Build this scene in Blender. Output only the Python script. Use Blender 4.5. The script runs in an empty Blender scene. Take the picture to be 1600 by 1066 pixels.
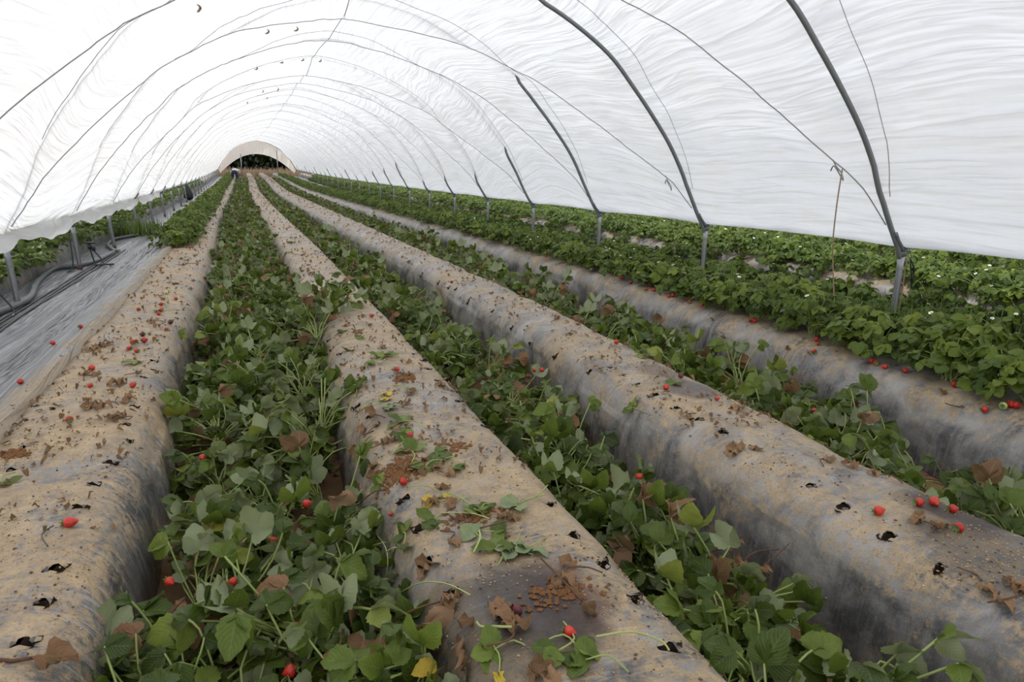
import bpy, math, random
import numpy as np
from mathutils import Vector, Matrix
rng = np.random.default_rng(11)
random.seed(11)
C = bpy.context.scene.collection
PI = math.pi
U = lambda a, b: float(rng.uniform(a, b))

# ------------------------------------------------------------------ camera
CAMH = 1.338
FPX, YAW, PITCH, ROLL = 1067.0, .363, .242, .006
R0 = np.array([math.cos(YAW), -math.sin(YAW), 0.])
FWH = np.array([math.sin(YAW), math.cos(YAW), 0.])
FW = FWH * math.cos(PITCH) + np.array([0, 0, -math.sin(PITCH)])
U0 = FWH * math.sin(PITCH) + np.array([0, 0, math.cos(PITCH)])
RX = R0 * math.cos(ROLL) + U0 * math.sin(ROLL)
UX = -R0 * math.sin(ROLL) + U0 * math.cos(ROLL)
cd = bpy.data.cameras.new('camera'); cam = bpy.data.objects.new('camera', cd); C.objects.link(cam)
cd.sensor_width = 36; cd.lens = FPX * 36 / 1600; cd.clip_start = .05; cd.clip_end = 600
M = Matrix.Identity(4)
for i in range(3):
    M[i][0], M[i][1], M[i][2] = RX[i], UX[i], -FW[i]
M[2][3] = CAMH
cam.matrix_world = M
bpy.context.scene.camera = cam

# ------------------------------------------------------------------ lie of the land
def sq(y): return np.maximum(np.asarray(y, float), 0.) / 30
def gx(y): return -.061 * sq(y) ** 2
def gz(y): return .123 * sq(y) ** 2
def wob(x, y, s=1., seed=0.):
    x = np.asarray(x, float) * s; y = np.asarray(y, float) * s
    return (np.sin(1.7 * x + 2.3 * y + seed) + np.sin(3.1 * x - 1.9 * y + 1.3 + 2 * seed) + .6 * np.sin(5.3 * x + 4.1 * y + 2.1 + seed)
            + .5 * np.sin(-7.7 * x + 6.1 * y + .7 * seed)) / 3.1
T = lambda s: np.array(s, float).T
BEDS = [  # left and right foot of each bed along the rows (distance, offset)
    (T([(-3, -1.06), (10, -1.08), (18, -1.15), (33, -1.22), (80, -1.15)]), T([(-3, -.36), (1.5, -.37), (3.2, -.40), (4.4, -.43), (7, -.42), (12, -.48), (16, -.58), (33, -.57), (80, -.55)])),
    (T([(-3, .25), (2, .28), (4, .33), (8, .34), (18, .22), (33, .1), (58, .3), (80, .35)]), T([(-3, .92), (5, .92), (10, .9), (18, .76), (33, .62), (58, .88), (80, .9)])),
    (T([(-3, 1.45), (2.3, 1.48), (3.7, 1.58), (5.2, 1.6), (8.6, 1.6), (12, 1.52), (20, 1.38), (33, 1.22), (58, 1.52), (80, 1.5)]), T([(-3, 2.02), (1.7, 2.05), (4.9, 2.14), (12, 2.1), (22, 1.98), (33, 1.82), (58, 2.16), (80, 2.1)])),
    (T([(-3, 2.72), (1.6, 2.78), (2.7, 2.9), (5.85, 3.05), (12, 3.0), (33, 2.5), (58, 2.8), (80, 2.8)]), T([(-3, 3.5), (5.85, 3.68), (12, 3.65), (33, 3.15), (58, 3.4), (80, 3.4)])),
    (T([(-3, -3.4), (33, -3.3), (80, -3.3)]), T([(-3, -2.52), (10, -2.5), (33, -2.42), (80, -2.4)])),
]
for c in (5.85, 6.95, 8.1, 9.25):
    BEDS.append((T([(-3, c - .36), (80, c - .45)]), T([(-3, c + .36), (80, c + .3)])))
BEDH = .37
def bed_lr(k, y):
    L, R = BEDS[k]
    return np.interp(y, L[0], L[1]), np.interp(y, R[0], R[1])
def bed_shape(u, cx, y, k):
    u = np.clip(np.abs(u), 0, 1)
    top = BEDH + .012 * wob(cx, y, 2.2, k) + .006 * wob(cx, y, 7., k + 3)
    return top * (1 - u ** 5) ** .45
def bed_z(k, x, y):
    L, R = bed_lr(k, y); c = (L + R) / 2; w = (R - L) / 2
    u = (x - c) / w
    return np.where(np.abs(u) < 1, bed_shape(u, x, y, k), -1.)
def sheet_left_z(x, y):   # film stretched from the first bed down to the post line
    L = bed_lr(0, y)[0]
    t = np.clip((L + .13 - x) / .85, 0, 1)
    f = .36 * (1 - t * t * (3 - 2 * t)) + .035
    for a, wd, am in ((-1.16, .010, .024), (-1.25, .012, .030), (-1.30, .008, .02), (-1.38, .014, .032), (-1.54, .016, .036), (-1.62, .010, .024), (-1.9, .02, .024), (-2.12, .03, .014)):
        f = f + am * np.exp(-((x - a - .05 * np.sin(y * .55 + a * 9) - .02 * np.sin(y * 1.7 + a * 5)) / wd) ** 2)
    return f + .006 * wob(x, y, 3.)
def sheet_right_z(x, y):
    return .07 + .012 * wob(x, y, 2.4, 5.)
def soil_z(x, y):
    return .018 * wob(x, y, 3.3, 2.) + .012 * wob(x, y, 8., 4.) - .005
def ground_h(x, y):
    x = np.asarray(x, float); y = np.asarray(y, float)
    z = soil_z(x, y)
    for k in range(len(BEDS)):
        z = np.maximum(z, bed_z(k, x, y))
    L = bed_lr(0, y)[0]
    z = np.where((x < L + .13) & (x > -2.45), np.maximum(z, sheet_left_z(x, y)), z)
    z = np.where((x > 3.5) & (x < 5.6), np.maximum(z, sheet_right_z(x, y)), z)
    return z
def W(x, y, z): return Vector((float(x + gx(y)), float(y), float(z + gz(y))))
def spot(x, y, dz=0.): return W(x, y, float(ground_h(x, y)) + dz)
def view_dir(u, v):
    a = u - 800; b = v - 533
    d = FW + RX * (a / FPX) - UX * (b / FPX)
    return d / np.linalg.norm(d)
def on_ground(u, v):      # where a line of sight of the photograph meets the beds: (x, y) on the untilted plan
    d = view_dir(u, v); t = np.arange(.6, 90, .012)
    y = d[1] * t; x = d[0] * t - gx(y); z = CAMH + d[2] * t - gz(y)
    hit = np.nonzero(z < ground_h(x, y))[0]
    j = hit[0] if len(hit) else len(t) - 1
    return float(x[j]), float(y[j])

# ------------------------------------------------------------------ naming helpers
ORD = 'nearest second third fourth fifth sixth seventh eighth ninth tenth eleventh twelfth thirteenth fourteenth fifteenth sixteenth seventeenth eighteenth nineteenth twentieth'.split()
def ordinal(i):
    if i < 20: return ORD[i]
    tens = {2: 'twenty', 3: 'thirty', 4: 'forty', 5: 'fifty'}; n = i + 1
    if n % 10 == 0: return {3: 'thirtieth', 4: 'fortieth', 5: 'fiftieth'}[n // 10]
    return tens[n // 10] + '-' + ['', 'first'] [n % 10 == 1] if n % 10 == 1 else tens[n // 10] + '-' + ORD[n % 10 - 1]
def near_words(i): return 'nearest the camera' if i == 0 else ordinal(i) + ' from the camera'
def tag(o, label=None, cat=None, group=None, kind=None):
    if label: o['label'] = label
    if cat: o['category'] = cat
    if group: o['group'] = group
    if kind: o['kind'] = kind
    return o
def obj(name, me, parent=None, mats=()):
    o = bpy.data.objects.new(name, me); C.objects.link(o)
    if me is not None:
        for m in mats:
            me.materials.append(m)
    if parent is not None: o.parent = parent
    return o
def thing(name, label, cat, loc=(0, 0, 0), group=None):
    o = bpy.data.objects.new(name, None); C.objects.link(o); o.location = loc; o.empty_display_size = .05
    return tag(o, label, cat, group)
def dup(root):
    r = root.copy(); C.objects.link(r)
    for ch in root.children:
        c = ch.copy(); C.objects.link(c); c.parent = r
        for g in ch.children:
            d = g.copy(); C.objects.link(d); d.parent = c
    return r

# ------------------------------------------------------------------ mesh helpers
class MB:
    def __init__(s): s.V = []; s.F = []; s.A = []; s.M = []; s.n = 0
    def add(s, V, F, A=None, mat=0):
        V = np.asarray(V, float).reshape(-1, 3); F = np.asarray(F, int)
        if F.shape[1] == 3: F = np.concatenate([F, np.full((len(F), 1), -1 - s.n)], 1)
        s.V.append(V); s.F.append(np.where(F >= 0, F + s.n, -1)); s.M.append(np.full(len(F), mat))
        s.A.append(np.zeros((len(V), 3)) if A is None else np.asarray(A, float)); s.n += len(V)
    def mesh(s, name, mats=(), smooth=True):
        V = np.concatenate(s.V); F = np.concatenate(s.F); A = np.concatenate(s.A); mi = np.concatenate(s.M)
        me = bpy.data.meshes.new(name); tri = F[:, 3] < 0
        tot = np.where(tri, 3, 4); start = np.concatenate([[0], np.cumsum(tot)[:-1]])
        li = F.reshape(-1); li = li[li >= 0]
        me.vertices.add(len(V)); me.vertices.foreach_set('co', V.reshape(-1))
        me.loops.add(len(li)); me.loops.foreach_set('vertex_index', li.astype(np.int32))
        me.polygons.add(len(F)); me.polygons.foreach_set('loop_start', start.astype(np.int32)); me.polygons.foreach_set('loop_total', tot.astype(np.int32))
        me.polygons.foreach_set('material_index', mi.astype(np.int32))
        me.polygons.foreach_set('use_smooth', np.full(len(F), smooth))
        at = me.attributes.new('luv', 'FLOAT_VECTOR', 'POINT'); at.data.foreach_set('vector', A.reshape(-1))
        me.update(calc_edges=True); me.validate()
        for m in mats: me.materials.append(m)
        return me
def grid_faces(nr, nc, wrap=False):
    r = np.arange(nr - 1)[:, None]; c = np.arange(nc if wrap else nc - 1)[None, :]
    c2 = (c + 1) % nc
    return np.stack([r * nc + c, r * nc + c2, (r + 1) * nc + c2, (r + 1) * nc + c], -1).reshape(-1, 4)
def tube(P, rad, n=6, cap=True):
    P = np.asarray(P, float); m = len(P); rad = np.broadcast_to(np.asarray(rad, float), (m,))
    t = np.gradient(P, axis=0); t /= np.linalg.norm(t, axis=1)[:, None] + 1e-12
    ref = np.array([0, 0, 1.]) if abs(t[:, 2]).mean() < .8 else np.array([1., 0, 0])
    a = np.cross(t, ref); a /= np.linalg.norm(a, axis=1)[:, None] + 1e-12
    b = np.cross(t, a)
    th = np.linspace(0, 2 * PI, n, endpoint=False)
    V = P[:, None] + rad[:, None, None] * (a[:, None] * np.cos(th)[None, :, None] + b[:, None] * np.sin(th)[None, :, None])
    V = V.reshape(-1, 3); F = grid_faces(m, n, True)
    if cap:
        V = np.concatenate([V, P[:1], P[-1:]]); k = m * n
        f1 = [[k, (j + 1) % n, j, -9] for j in range(n)]; f2 = [[k + 1, (m - 1) * n + j, (m - 1) * n + (j + 1) % n, -9] for j in range(n)]
        F = np.concatenate([F, f1, f2])
    return V, F
def box(cx, cy, cz, sx, sy, sz):
    V = np.array([[x, y, z] for x in (-1, 1) for y in (-1, 1) for z in (-1, 1)], float) * [sx / 2, sy / 2, sz / 2] + [cx, cy, cz]
    return V, np.array([[0, 1, 3, 2], [4, 6, 7, 5], [0, 4, 5, 1], [2, 3, 7, 6], [0, 2, 6, 4], [1, 5, 7, 3]])
def smooth_path(P, n):
    P = np.asarray(P, float); t = np.arange(len(P)); tt = np.linspace(0, len(P) - 1, n)
    out = []
    for x in tt:
        i = min(int(x), len(P) - 2); f = x - i
        p0, p1, p2, p3 = P[max(i - 1, 0)], P[i], P[i + 1], P[min(i + 2, len(P) - 1)]
        out.append(.5 * (2 * p1 + (p2 - p0) * f + (2 * p0 - 5 * p1 + 4 * p2 - p3) * f ** 2 + (3 * p1 - p0 - 3 * p2 + p3) * f ** 3))
    return np.array(out)
def rot(axis, a): return np.array(Matrix.Rotation(a, 3, axis))

# ------------------------------------------------------------------ materials
def new_mat(name):
    m = bpy.data.materials.new(name); m.use_nodes = True
    nt = m.node_tree; nt.nodes.clear()
    out = nt.nodes.new('ShaderNodeOutputMaterial')
    return m, nt, out
class N:
    def __init__(s, nt): s.nt = nt
    def __call__(s, typ, ins=None, **kw):
        n = s.nt.nodes.new('ShaderNode' + typ)
        for k, v in kw.items(): setattr(n, k, v)
        for k, v in (ins or {}).items():
            if hasattr(v, 'bl_idname') or hasattr(v, 'is_linked'):
                s.nt.links.new(v if hasattr(v, 'is_linked') else v.outputs[0], n.inputs[k])
            else: n.inputs[k].default_value = v
        return n
    def math(s, op, a, b=0., c=0., clamp=False):
        return s('Math', {0: a, 1: b, 2: c}, operation=op, use_clamp=clamp).outputs[0]
    def ramp(s, f, stops, interp='LINEAR'):
        n = s('ValToRGB', {0: f}); n.color_ramp.interpolation = interp
        e = n.color_ramp.elements
        while len(e) < len(stops): e.new(.5)
        for q, (p, c) in zip(e, stops):
            q.position = p; q.color = (*c, 1) if len(c) == 3 else c
        return n.outputs[0]
    def mix(s, f, a, b, blend='MIX'):
        n = s('Mix', data_type='RGBA', blend_type=blend, clamp_factor=True)
        for i, v in ((0, f), (6, a), (7, b)):
            if hasattr(v, 'is_linked'): s.nt.links.new(v, n.inputs[i])
            else: n.inputs[i].default_value = v if i == 0 else ((*v, 1) if len(v) == 3 else v)
        return n.outputs[2]
    def noise(s, vec, scale, detail=4., rough=.55, dist=0.):
        return s('TexNoise', {'Vector': vec, 'Scale': scale, 'Detail': detail, 'Roughness': rough, 'Distortion': dist}).outputs[0]
    def scaled(s, vec, sc, loc=(0, 0, 0)):
        return s('Mapping', {'Vector': vec, 'Scale': sc, 'Location': loc}).outputs[0]
    def pos(s): return s('NewGeometry').outputs['Position']
def principled(n, out, **ins):
    p = n('BsdfPrincipled', {k.replace('_', ' '): v for k, v in ins.items()})
    n.nt.links.new(p.outputs[0], out.inputs[0]); return p
def plain(name, col, rough=.6, metal=0., spec=.5, var=0., scale=20.):
    m, nt, out = new_mat(name); n = N(nt)
    if var:
        f = n.noise(n('TexCoord').outputs['Object'], scale)
        c = n.mix(f, tuple(x * (1 - var) for x in col), tuple(min(1, x * (1 + var)) for x in col))
    else: c = (*col, 1)
    principled(n, out, Base_Color=c, Roughness=rough, Metallic=metal, Specular_IOR_Level=spec)
    return m

def mulch_material(name, dust=.5, stripes='across', dark=(.075, .076, .082), tan=(.375, .275, .155), stains=(), mid_film=(.30, .288, .275)):
    m, nt, out = new_mat(name); n = N(nt); p = n.pos()
    luv = n('Attribute', attribute_name='luv').outputs['Vector']
    sep = n('SeparateXYZ', {0: luv}); lat = sep.outputs[0]; up = sep.outputs[2]
    big = n.noise(p, 2.1, 6, .62, .6); mid = n.noise(p, 7.5, 6, .66, .8); fine = n.noise(p, 42., 5, .7)
    grit = n.noise(p, 160., 3, .7)
    if stripes == 'across':
        sv = n.scaled(luv, (1.6, 30., 1.)); st = n.noise(sv, 1.0, 4, .6, 1.2)
    else:
        sv = n.scaled(p, (34., 1.2, 8.)); st = n.noise(sv, 1.0, 4, .6, .8)
    # how much dust lies on the film: more on the flat top
    blot = n.noise(n.scaled(p, (1., .8, 1.), (4, 1, 0)), 4.2, 7, .70, .9)
    f = n.math('ADD', n.math('MULTIPLY', big, .45), n.math('MULTIPLY', blot, .62))
    f = n.math('ADD', f, n.math('MULTIPLY', n.math('SUBTRACT', mid, .5), .30))
    f = n.math('ADD', f, n.math('MULTIPLY', n.math('SUBTRACT', fine, .5), .80))
    f = n.math('ADD', f, n.math('MULTIPLY', n.math('SUBTRACT', grit, .5), .35))
    f = n.math('ADD', f, n.math('MULTIPLY', n.math('SUBTRACT', up, .80), .30))
    f = n.math('ADD', f, n.math('MULTIPLY', n.math('SUBTRACT', st, .5), (.10 if stripes == 'across' else .3)))
    f = n.math('ADD', f, n.math('MULTIPLY', n.ramp(up, [(.05, (1,) * 3), (.42, (0,) * 3)]), .13))
    f = n.math('ADD', f, dust - .54)
    fac = n.ramp(f, [(.42, (0, 0, 0)), (.50, (.28,) * 3), (.565, (.72,) * 3), (.70, (.97,) * 3)])
    film = n.mix(n.ramp(n.noise(p, 5.2, 5, .6, .6), [(.40, (0,) * 3), (.64, (1,) * 3)]), dark, mid_film)
    film = n.mix(n.ramp(st, [(.50, (0,) * 3), (.70, (.38 if stripes == 'across' else .6,) * 3)]), film, (.30, .295, .29))
    if stripes == 'across':      # sheen of the stretched film, painted in as thin bright streaks
        s2 = n.noise(n.scaled(luv, (2.2, 85., 1.), (1, 3, 0)), 1., 2, .5, .3)
        msk = n.ramp(n.noise(p, 1.7, 3, .5), [(.46, (0,) * 3), (.60, (1,) * 3)])
        film = n.mix(n.math('MULTIPLY', n.math('MULTIPLY', n.ramp(s2, [(.55, (0,) * 3), (.68, (1,) * 3)]), msk), .6), film, (.42, .41, .40))
    soil = n.mix(n.ramp(n.noise(p, 14., 5, .65), [(.3, (0,) * 3), (.7, (1,) * 3)]), tuple(x * .72 for x in tan), tuple(x * 1.3 for x in tan))
    soil = n.mix(n.ramp(grit, [(.56, (0,) * 3), (.66, (.75,) * 3)]), soil, (.11, .065, .035))
    soil = n.mix(n.ramp(grit, [(.33, (.6,) * 3), (.42, (0,) * 3)]), soil, (.52, .40, .25))
    col = n.mix(fac, film, soil)
    for (sx, sy, r, cs, amt) in stains:      # dark juice and wet patches with ragged outlines of their own
        d = n('VectorMath', {0: p, 1: (sx, sy, 0)}, operation='SUBTRACT').outputs[0]
        d = n('VectorMath', {0: d, 1: (1 / r, .62 / r, 0)}, operation='MULTIPLY').outputs[0]
        ln = n('VectorMath', {0: d}, operation='LENGTH').outputs['Value']
        ln = n.math('ADD', ln, n.math('MULTIPLY', n.math('SUBTRACT', n.noise(p, 11., 5, .7), .5), .8))
        k = n.math('MULTIPLY', n.ramp(ln, [(.55, (1,) * 3), (.95, (0,) * 3)]), amt)
        col = n.mix(k, col, cs)
    rough = n.math('ADD', n.math('MULTIPLY', fac, .38), n.math('ADD', .22, n.math('MULTIPLY', mid, .12)))
    h = n.math('ADD', n.math('MULTIPLY', st, .38), n.math('ADD', n.math('MULTIPLY', blot, .7), n.math('MULTIPLY', fine, .16)))
    h = n.math('ADD', h, n.math('MULTIPLY', grit, .12))
    b = n('Bump', {'Strength': .55, 'Distance': .022, 'Height': h})
    principled(n, out, Base_Color=col, Roughness=rough, Specular_IOR_Level=.5, Normal=b.outputs[0])
    return m

def leaf_material(name, stops, under, rough=.42, trans=.22, spots=0.):
    m, nt, out = new_mat(name); n = N(nt)
    sep = n('SeparateXYZ', {0: n('Attribute', attribute_name='luv').outputs['Vector']})
    u, v, t = sep.outputs
    rnd = n('ObjectInfo').outputs['Random']
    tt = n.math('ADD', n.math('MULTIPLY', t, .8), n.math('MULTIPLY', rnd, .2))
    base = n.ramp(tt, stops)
    au = n.math('ABSOLUTE', u)
    w = n.math('FRACT', n.math('SUBTRACT', n.math('MULTIPLY', v, 7.5), n.math('MULTIPLY', au, 3.2)))
    vein = n.math('LESS_THAN', n.math('ABSOLUTE', n.math('SUBTRACT', w, .5)), .09)
    mid = n.math('LESS_THAN', au, .05)
    vm = n.math('MAXIMUM', vein, mid)
    base = n.mix(n.math('MULTIPLY', vm, .28), base, (.24, .30, .10))
    obj_n = n.noise(n('TexCoord').outputs['Object'], 45., 3, .6)
    base = n.mix(n.math('MULTIPLY', n.ramp(obj_n, [(.45, (0,) * 3), (.75, (1,) * 3)]), .28), base, (.02, .035, .01), 'MULTIPLY')
    bf = n('NewGeometry').outputs['Backfacing']
    col = n.mix(bf, base, under)
    hh = n.math('ADD', n.math('MULTIPLY', n.math('ABSOLUTE', n.math('SUBTRACT', w, .5)), .6), n.math('MULTIPLY', obj_n, .5))
    b = n('Bump', {'Strength': .4, 'Distance': .003, 'Height': hh})
    p = n('BsdfPrincipled', {'Base Color': col, 'Roughness': rough, 'Specular IOR Level': .26, 'Normal': b.outputs[0]})
    tr = n('BsdfTranslucent', {'Color': n.mix(.5, col, (.25, .33, .05)), 'Normal': b.outputs[0]})
    mx = n('MixShader', {0: trans, 1: p.outputs[0], 2: tr.outputs[0]})
    nt.links.new(mx.outputs[0], out.inputs[0]); return m

def cover_material(name='white_plastic_film', tint=(.93, .93, .94)):
    m, nt, out = new_mat(name); n = N(nt)
    luv = n('Attribute', attribute_name='luv').outputs['Vector']     # x: metres round the arch, y: metres along the tunnel
    sep = n('SeparateXYZ', {0: luv}); s, y = sep.outputs[0], sep.outputs[1]
    bay = sep.outputs[2]
    lowx = n.noise(n.scaled(luv, (.16, .22, 0)), 1., 1, .4)
    s2 = n.math('ADD', s, n.math('MULTIPLY', lowx, 1.9))
    cv = n('CombineXYZ', {0: s2, 1: y, 2: 0.}).outputs[0]
    w1 = n.noise(n.scaled(cv, (4.6, .34, 1)), 1., 3, .55, .0)
    w2 = n.noise(n.scaled(cv, (12., .75, 1), (3, 7, 0)), 1., 3, .6, .0)
    w3 = n.noise(n.scaled(luv, (2.4, 1.1, 1), (9, 2, 0)), 1., 4, .55, .4)
    r1 = n.math('SUBTRACT', 1., n.math('ABSOLUTE', n.math('SUBTRACT', n.math('MULTIPLY', w1, 2.), 1.)))
    r1 = n.math('POWER', r1, 3.)
    h = n.math('ADD', n.math('MULTIPLY', r1, .8), n.math('ADD', n.math('MULTIPLY', w2, .35), n.math('MULTIPLY', w3, .5)))
    b = n('Bump', {'Strength': .7, 'Distance': .05, 'Height': h})
    dirt = n.ramp(n.noise(n.scaled(luv, (1.1, 2.2, 1)), 1., 5, .65, .6), [(.5, (.0,) * 3), (.78, (1,) * 3)])
    c = n.mix(n.math('MULTIPLY', dirt, .35), tint, (.90, .84, .76))
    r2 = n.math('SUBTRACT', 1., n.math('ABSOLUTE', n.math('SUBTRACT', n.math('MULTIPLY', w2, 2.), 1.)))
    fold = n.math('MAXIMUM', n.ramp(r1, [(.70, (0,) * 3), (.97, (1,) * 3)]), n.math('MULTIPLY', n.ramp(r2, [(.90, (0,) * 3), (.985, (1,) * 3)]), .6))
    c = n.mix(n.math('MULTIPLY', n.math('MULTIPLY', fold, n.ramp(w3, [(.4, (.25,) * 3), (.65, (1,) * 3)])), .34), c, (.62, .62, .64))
    d = n('BsdfDiffuse', {'Color': c, 'Normal': b.outputs[0]})
    t = n('BsdfTranslucent', {'Color': c, 'Normal': b.outputs[0]})
    mx = n('MixShader', {0: .60, 1: d.outputs[0], 2: t.outputs[0]})
    g = n('BsdfGlossy', {'Color': (1, 1, 1, 1), 'Roughness': .35, 'Normal': b.outputs[0]})
    mx2 = n('MixShader', {0: .04, 1: mx.outputs[0], 2: g.outputs[0]})
    nt.links.new(mx2.outputs[0], out.inputs[0]); return m

def soil_material(name, a, b_, scale=9.):
    m, nt, out = new_mat(name); n = N(nt); p = n.pos()
    f = n.noise(p, scale, 7, .7); g = n.noise(p, 70., 4, .7)
    c = n.mix(f, a, b_); c = n.mix(n.ramp(g, [(.55, (0,) * 3), (.75, (.6,) * 3)]), c, tuple(x * .4 for x in a))
    bm = n('Bump', {'Strength': .8, 'Distance': .03, 'Height': n.math('ADD', f, n.math('MULTIPLY', g, .4))})
    principled(n, out, Base_Color=c, Roughness=.9, Specular_IOR_Level=.15, Normal=bm.outputs[0]); return m

def berry_material():
    m, nt, out = new_mat('strawberry_skin'); n = N(nt)
    tc = n('TexCoord').outputs['Object']; rnd = n('ObjectInfo').outputs['Random']
    vor = n('TexVoronoi', {'Vector': tc, 'Scale': 260.}); d = vor.outputs['Distance']
    c = n.mix(rnd, (.42, .010, .012), (.62, .030, .016))
    c = n.mix(n.ramp(n.noise(tc, 60., 3), [(.35, (0,) * 3), (.7, (.5,) * 3)]), c, (.28, .008, .012))
    c = n.mix(n.ramp(d, [(.16, (.7,) * 3), (.24, (0,) * 3)]), c, (.55, .33, .06))
    b = n('Bump', {'Strength': .6, 'Distance': .0015, 'Height': n.ramp(d, [(.1, (0,) * 3), (.45, (1,) * 3)])})
    principled(n, out, Base_Color=c, Roughness=.28, Specular_IOR_Level=.5, Normal=b.outputs[0], Subsurface_Weight=0.)
    return m

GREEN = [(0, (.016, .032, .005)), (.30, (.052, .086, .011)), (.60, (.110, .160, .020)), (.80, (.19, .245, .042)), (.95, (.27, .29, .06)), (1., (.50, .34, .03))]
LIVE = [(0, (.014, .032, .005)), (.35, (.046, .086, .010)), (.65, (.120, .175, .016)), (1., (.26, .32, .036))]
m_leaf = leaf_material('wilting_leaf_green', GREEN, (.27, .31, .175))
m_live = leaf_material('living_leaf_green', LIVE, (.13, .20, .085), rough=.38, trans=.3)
m_pale = leaf_material('pale_leaf_underside', [(0, (.17, .22, .12)), (1, (.30, .36, .18))], (.06, .11, .03))
m_yellow = leaf_material('yellowed_leaf', [(0, (.45, .40, .05)), (1, (.72, .50, .04))], (.40, .38, .10))
m_dead = leaf_material('dead_brown_leaf', [(0, (.085, .040, .020)), (.5, (.21, .105, .055)), (1, (.38, .225, .13))], (.32, .20, .125), rough=.75, trans=.1)
m_stalk = plain('leaf_stalk_green', (.27, .33, .10), .45, var=.3, scale=9)
m_runner = plain('pale_runner', (.36, .40, .15), .5, var=.2)
m_root = plain('dry_roots', (.11, .055, .03), .9, var=.5, scale=60)
m_berry = berry_material()
m_rotten = plain('rotten_strawberry', (.10, .018, .022), .5, var=.5, scale=90)
m_green_berry = plain('unripe_strawberry', (.50, .54, .22), .4, var=.2, scale=120)
m_calyx = plain('strawberry_cap_green', (.12, .21, .045), .6, var=.3, scale=90)
m_petal = plain('white_petals', (.85, .86, .83), .6)
m_yolk = plain('flower_centre_yellow', (.65, .48, .06), .6)
m_soil = soil_material('orange_furrow_sand', (.20, .115, .055), (.33, .205, .11))
m_dark_soil = soil_material('dark_hole_soil', (.04, .026, .018), (.09, .06, .04), 60.)
m_clod = soil_material('loose_brown_soil', (.23, .105, .045), (.36, .19, .09), 40.)
m_grain = plain('sand_grains', (.40, .28, .15), .9, var=.7, scale=400)
m_dark_crumb = plain('dark_soil_crumbs', (.11, .065, .036), .9, var=.5, scale=300)
m_white_grain = plain('white_fertiliser_grains', (.75, .72, .64), .7)
m_torn = plain('torn_black_film', (.085, .076, .068), .45, spec=.5, var=.6, scale=60)
m_steel = plain('galvanised_steel', (.30, .31, .32), .42, .75, var=.25, scale=30)
m_pipe = plain('grey_hoop_pipe', (.20, .215, .215), .45, .35, var=.25, scale=12)
m_rust = plain('rusted_post_foot', (.11, .06, .042), .8, var=.4, scale=40)
m_rope = plain('grey_rope', (.30, .29, .28), .8, var=.2)
m_twine = plain('tan_twine', (.34, .24, .15), .85)
m_black = plain('black_polythene_pipe', (.03, .033, .036), .38)
m_hose = plain('dusty_grey_hose', (.085, .095, .095), .5, var=.35, scale=14)
m_straw = plain('dry_straw_grass', (.30, .225, .14), .85, var=.55, scale=3)
m_tree = leaf_material('dark_tree_leaf', [(0, (.012, .022, .010)), (1, (.035, .055, .02))], (.03, .045, .02), trans=.1)
m_bark = plain('tree_bark', (.08, .06, .045), .9)
m_bank = soil_material('dry_red_bank', (.10, .055, .036), (.19, .115, .07), 1.2)
m_cover = cover_material()
m_curtain = cover_material('beige_curtain_film', (.86, .81, .73))
m_white_shirt = plain('white_shirt_cloth', (.74, .77, .80), .85)
m_navy = plain('navy_trouser_cloth', (.022, .030, .060), .85)
m_skin = plain('person_skin', (.38, .22, .15), .6)
m_dark = plain('dark_boot_rubber', (.02, .02, .022), .6)

# ------------------------------------------------------------------ ground (setting)
ys = np.concatenate([np.arange(-4, 12, .12), np.arange(12, 40, .4), np.arange(40, 100, 2.), np.arange(100, 261, 16.)])
xs = np.concatenate([np.arange(-60, -4, 4.), np.arange(-4, 6, .1), np.arange(6, 12, .5), np.arange(12, 73, 4.)])
X, Y = np.meshgrid(xs, ys); Z = soil_z(X, Y)
Z = np.where((Y > 40), Z * .3, Z)
rise = np.clip((Y - 84) / 30, 0, 1); Z = Z + rise * rise * (3 - 2 * rise) * 1.0
mb = MB(); mb.add(np.stack([X + gx(np.minimum(Y, 90)), Y, Z + gz(np.minimum(Y, 90))], -1).reshape(-1, 3), grid_faces(len(ys), len(xs)))
mb.M[0] = (np.concatenate(mb.V)[mb.F[0]].mean(1)[:, 1] > 73).astype(int)
o = obj('ground', mb.mesh('ground', [m_soil, m_bank])); tag(o, 'orange sandy soil showing along the furrows between the beds', 'ground', kind='structure')

# ------------------------------------------------------------------ raised beds
ys_bed = np.concatenate([np.arange(-2, .5, .05), np.arange(.5, 3.6, .013), np.arange(3.6, 8, .024), np.arange(8, 26, .09), np.arange(26, 74.5, .4)])
ys_far = np.concatenate([np.arange(-2, 14, .08), np.arange(14, 74.5, .4)])
def u_samples(n):
    s = np.linspace(-1, 1, n); return np.sign(s) * (1 - (1 - np.abs(s)) ** 1.7)
BED_LABEL = ['leftmost raised bed under dusty black film, joined to the flat film beside the left posts',
             'raised bed running to the bottom centre, strewn with brown leaves and torn planting holes',
             'broad raised bed with the group of red berries at its right edge',
             'raised bed at right still planted with a full row of green strawberry plants',
             'raised bed beyond the left posts, planted, in the neighbouring tunnel',
             'first planted raised bed beyond the right posts', 'second planted raised bed beyond the right posts',
             'third planted raised bed beyond the right posts', 'fourth planted raised bed beyond the right posts']
def px(*pts): return [on_ground(*p) for p in pts]
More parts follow.
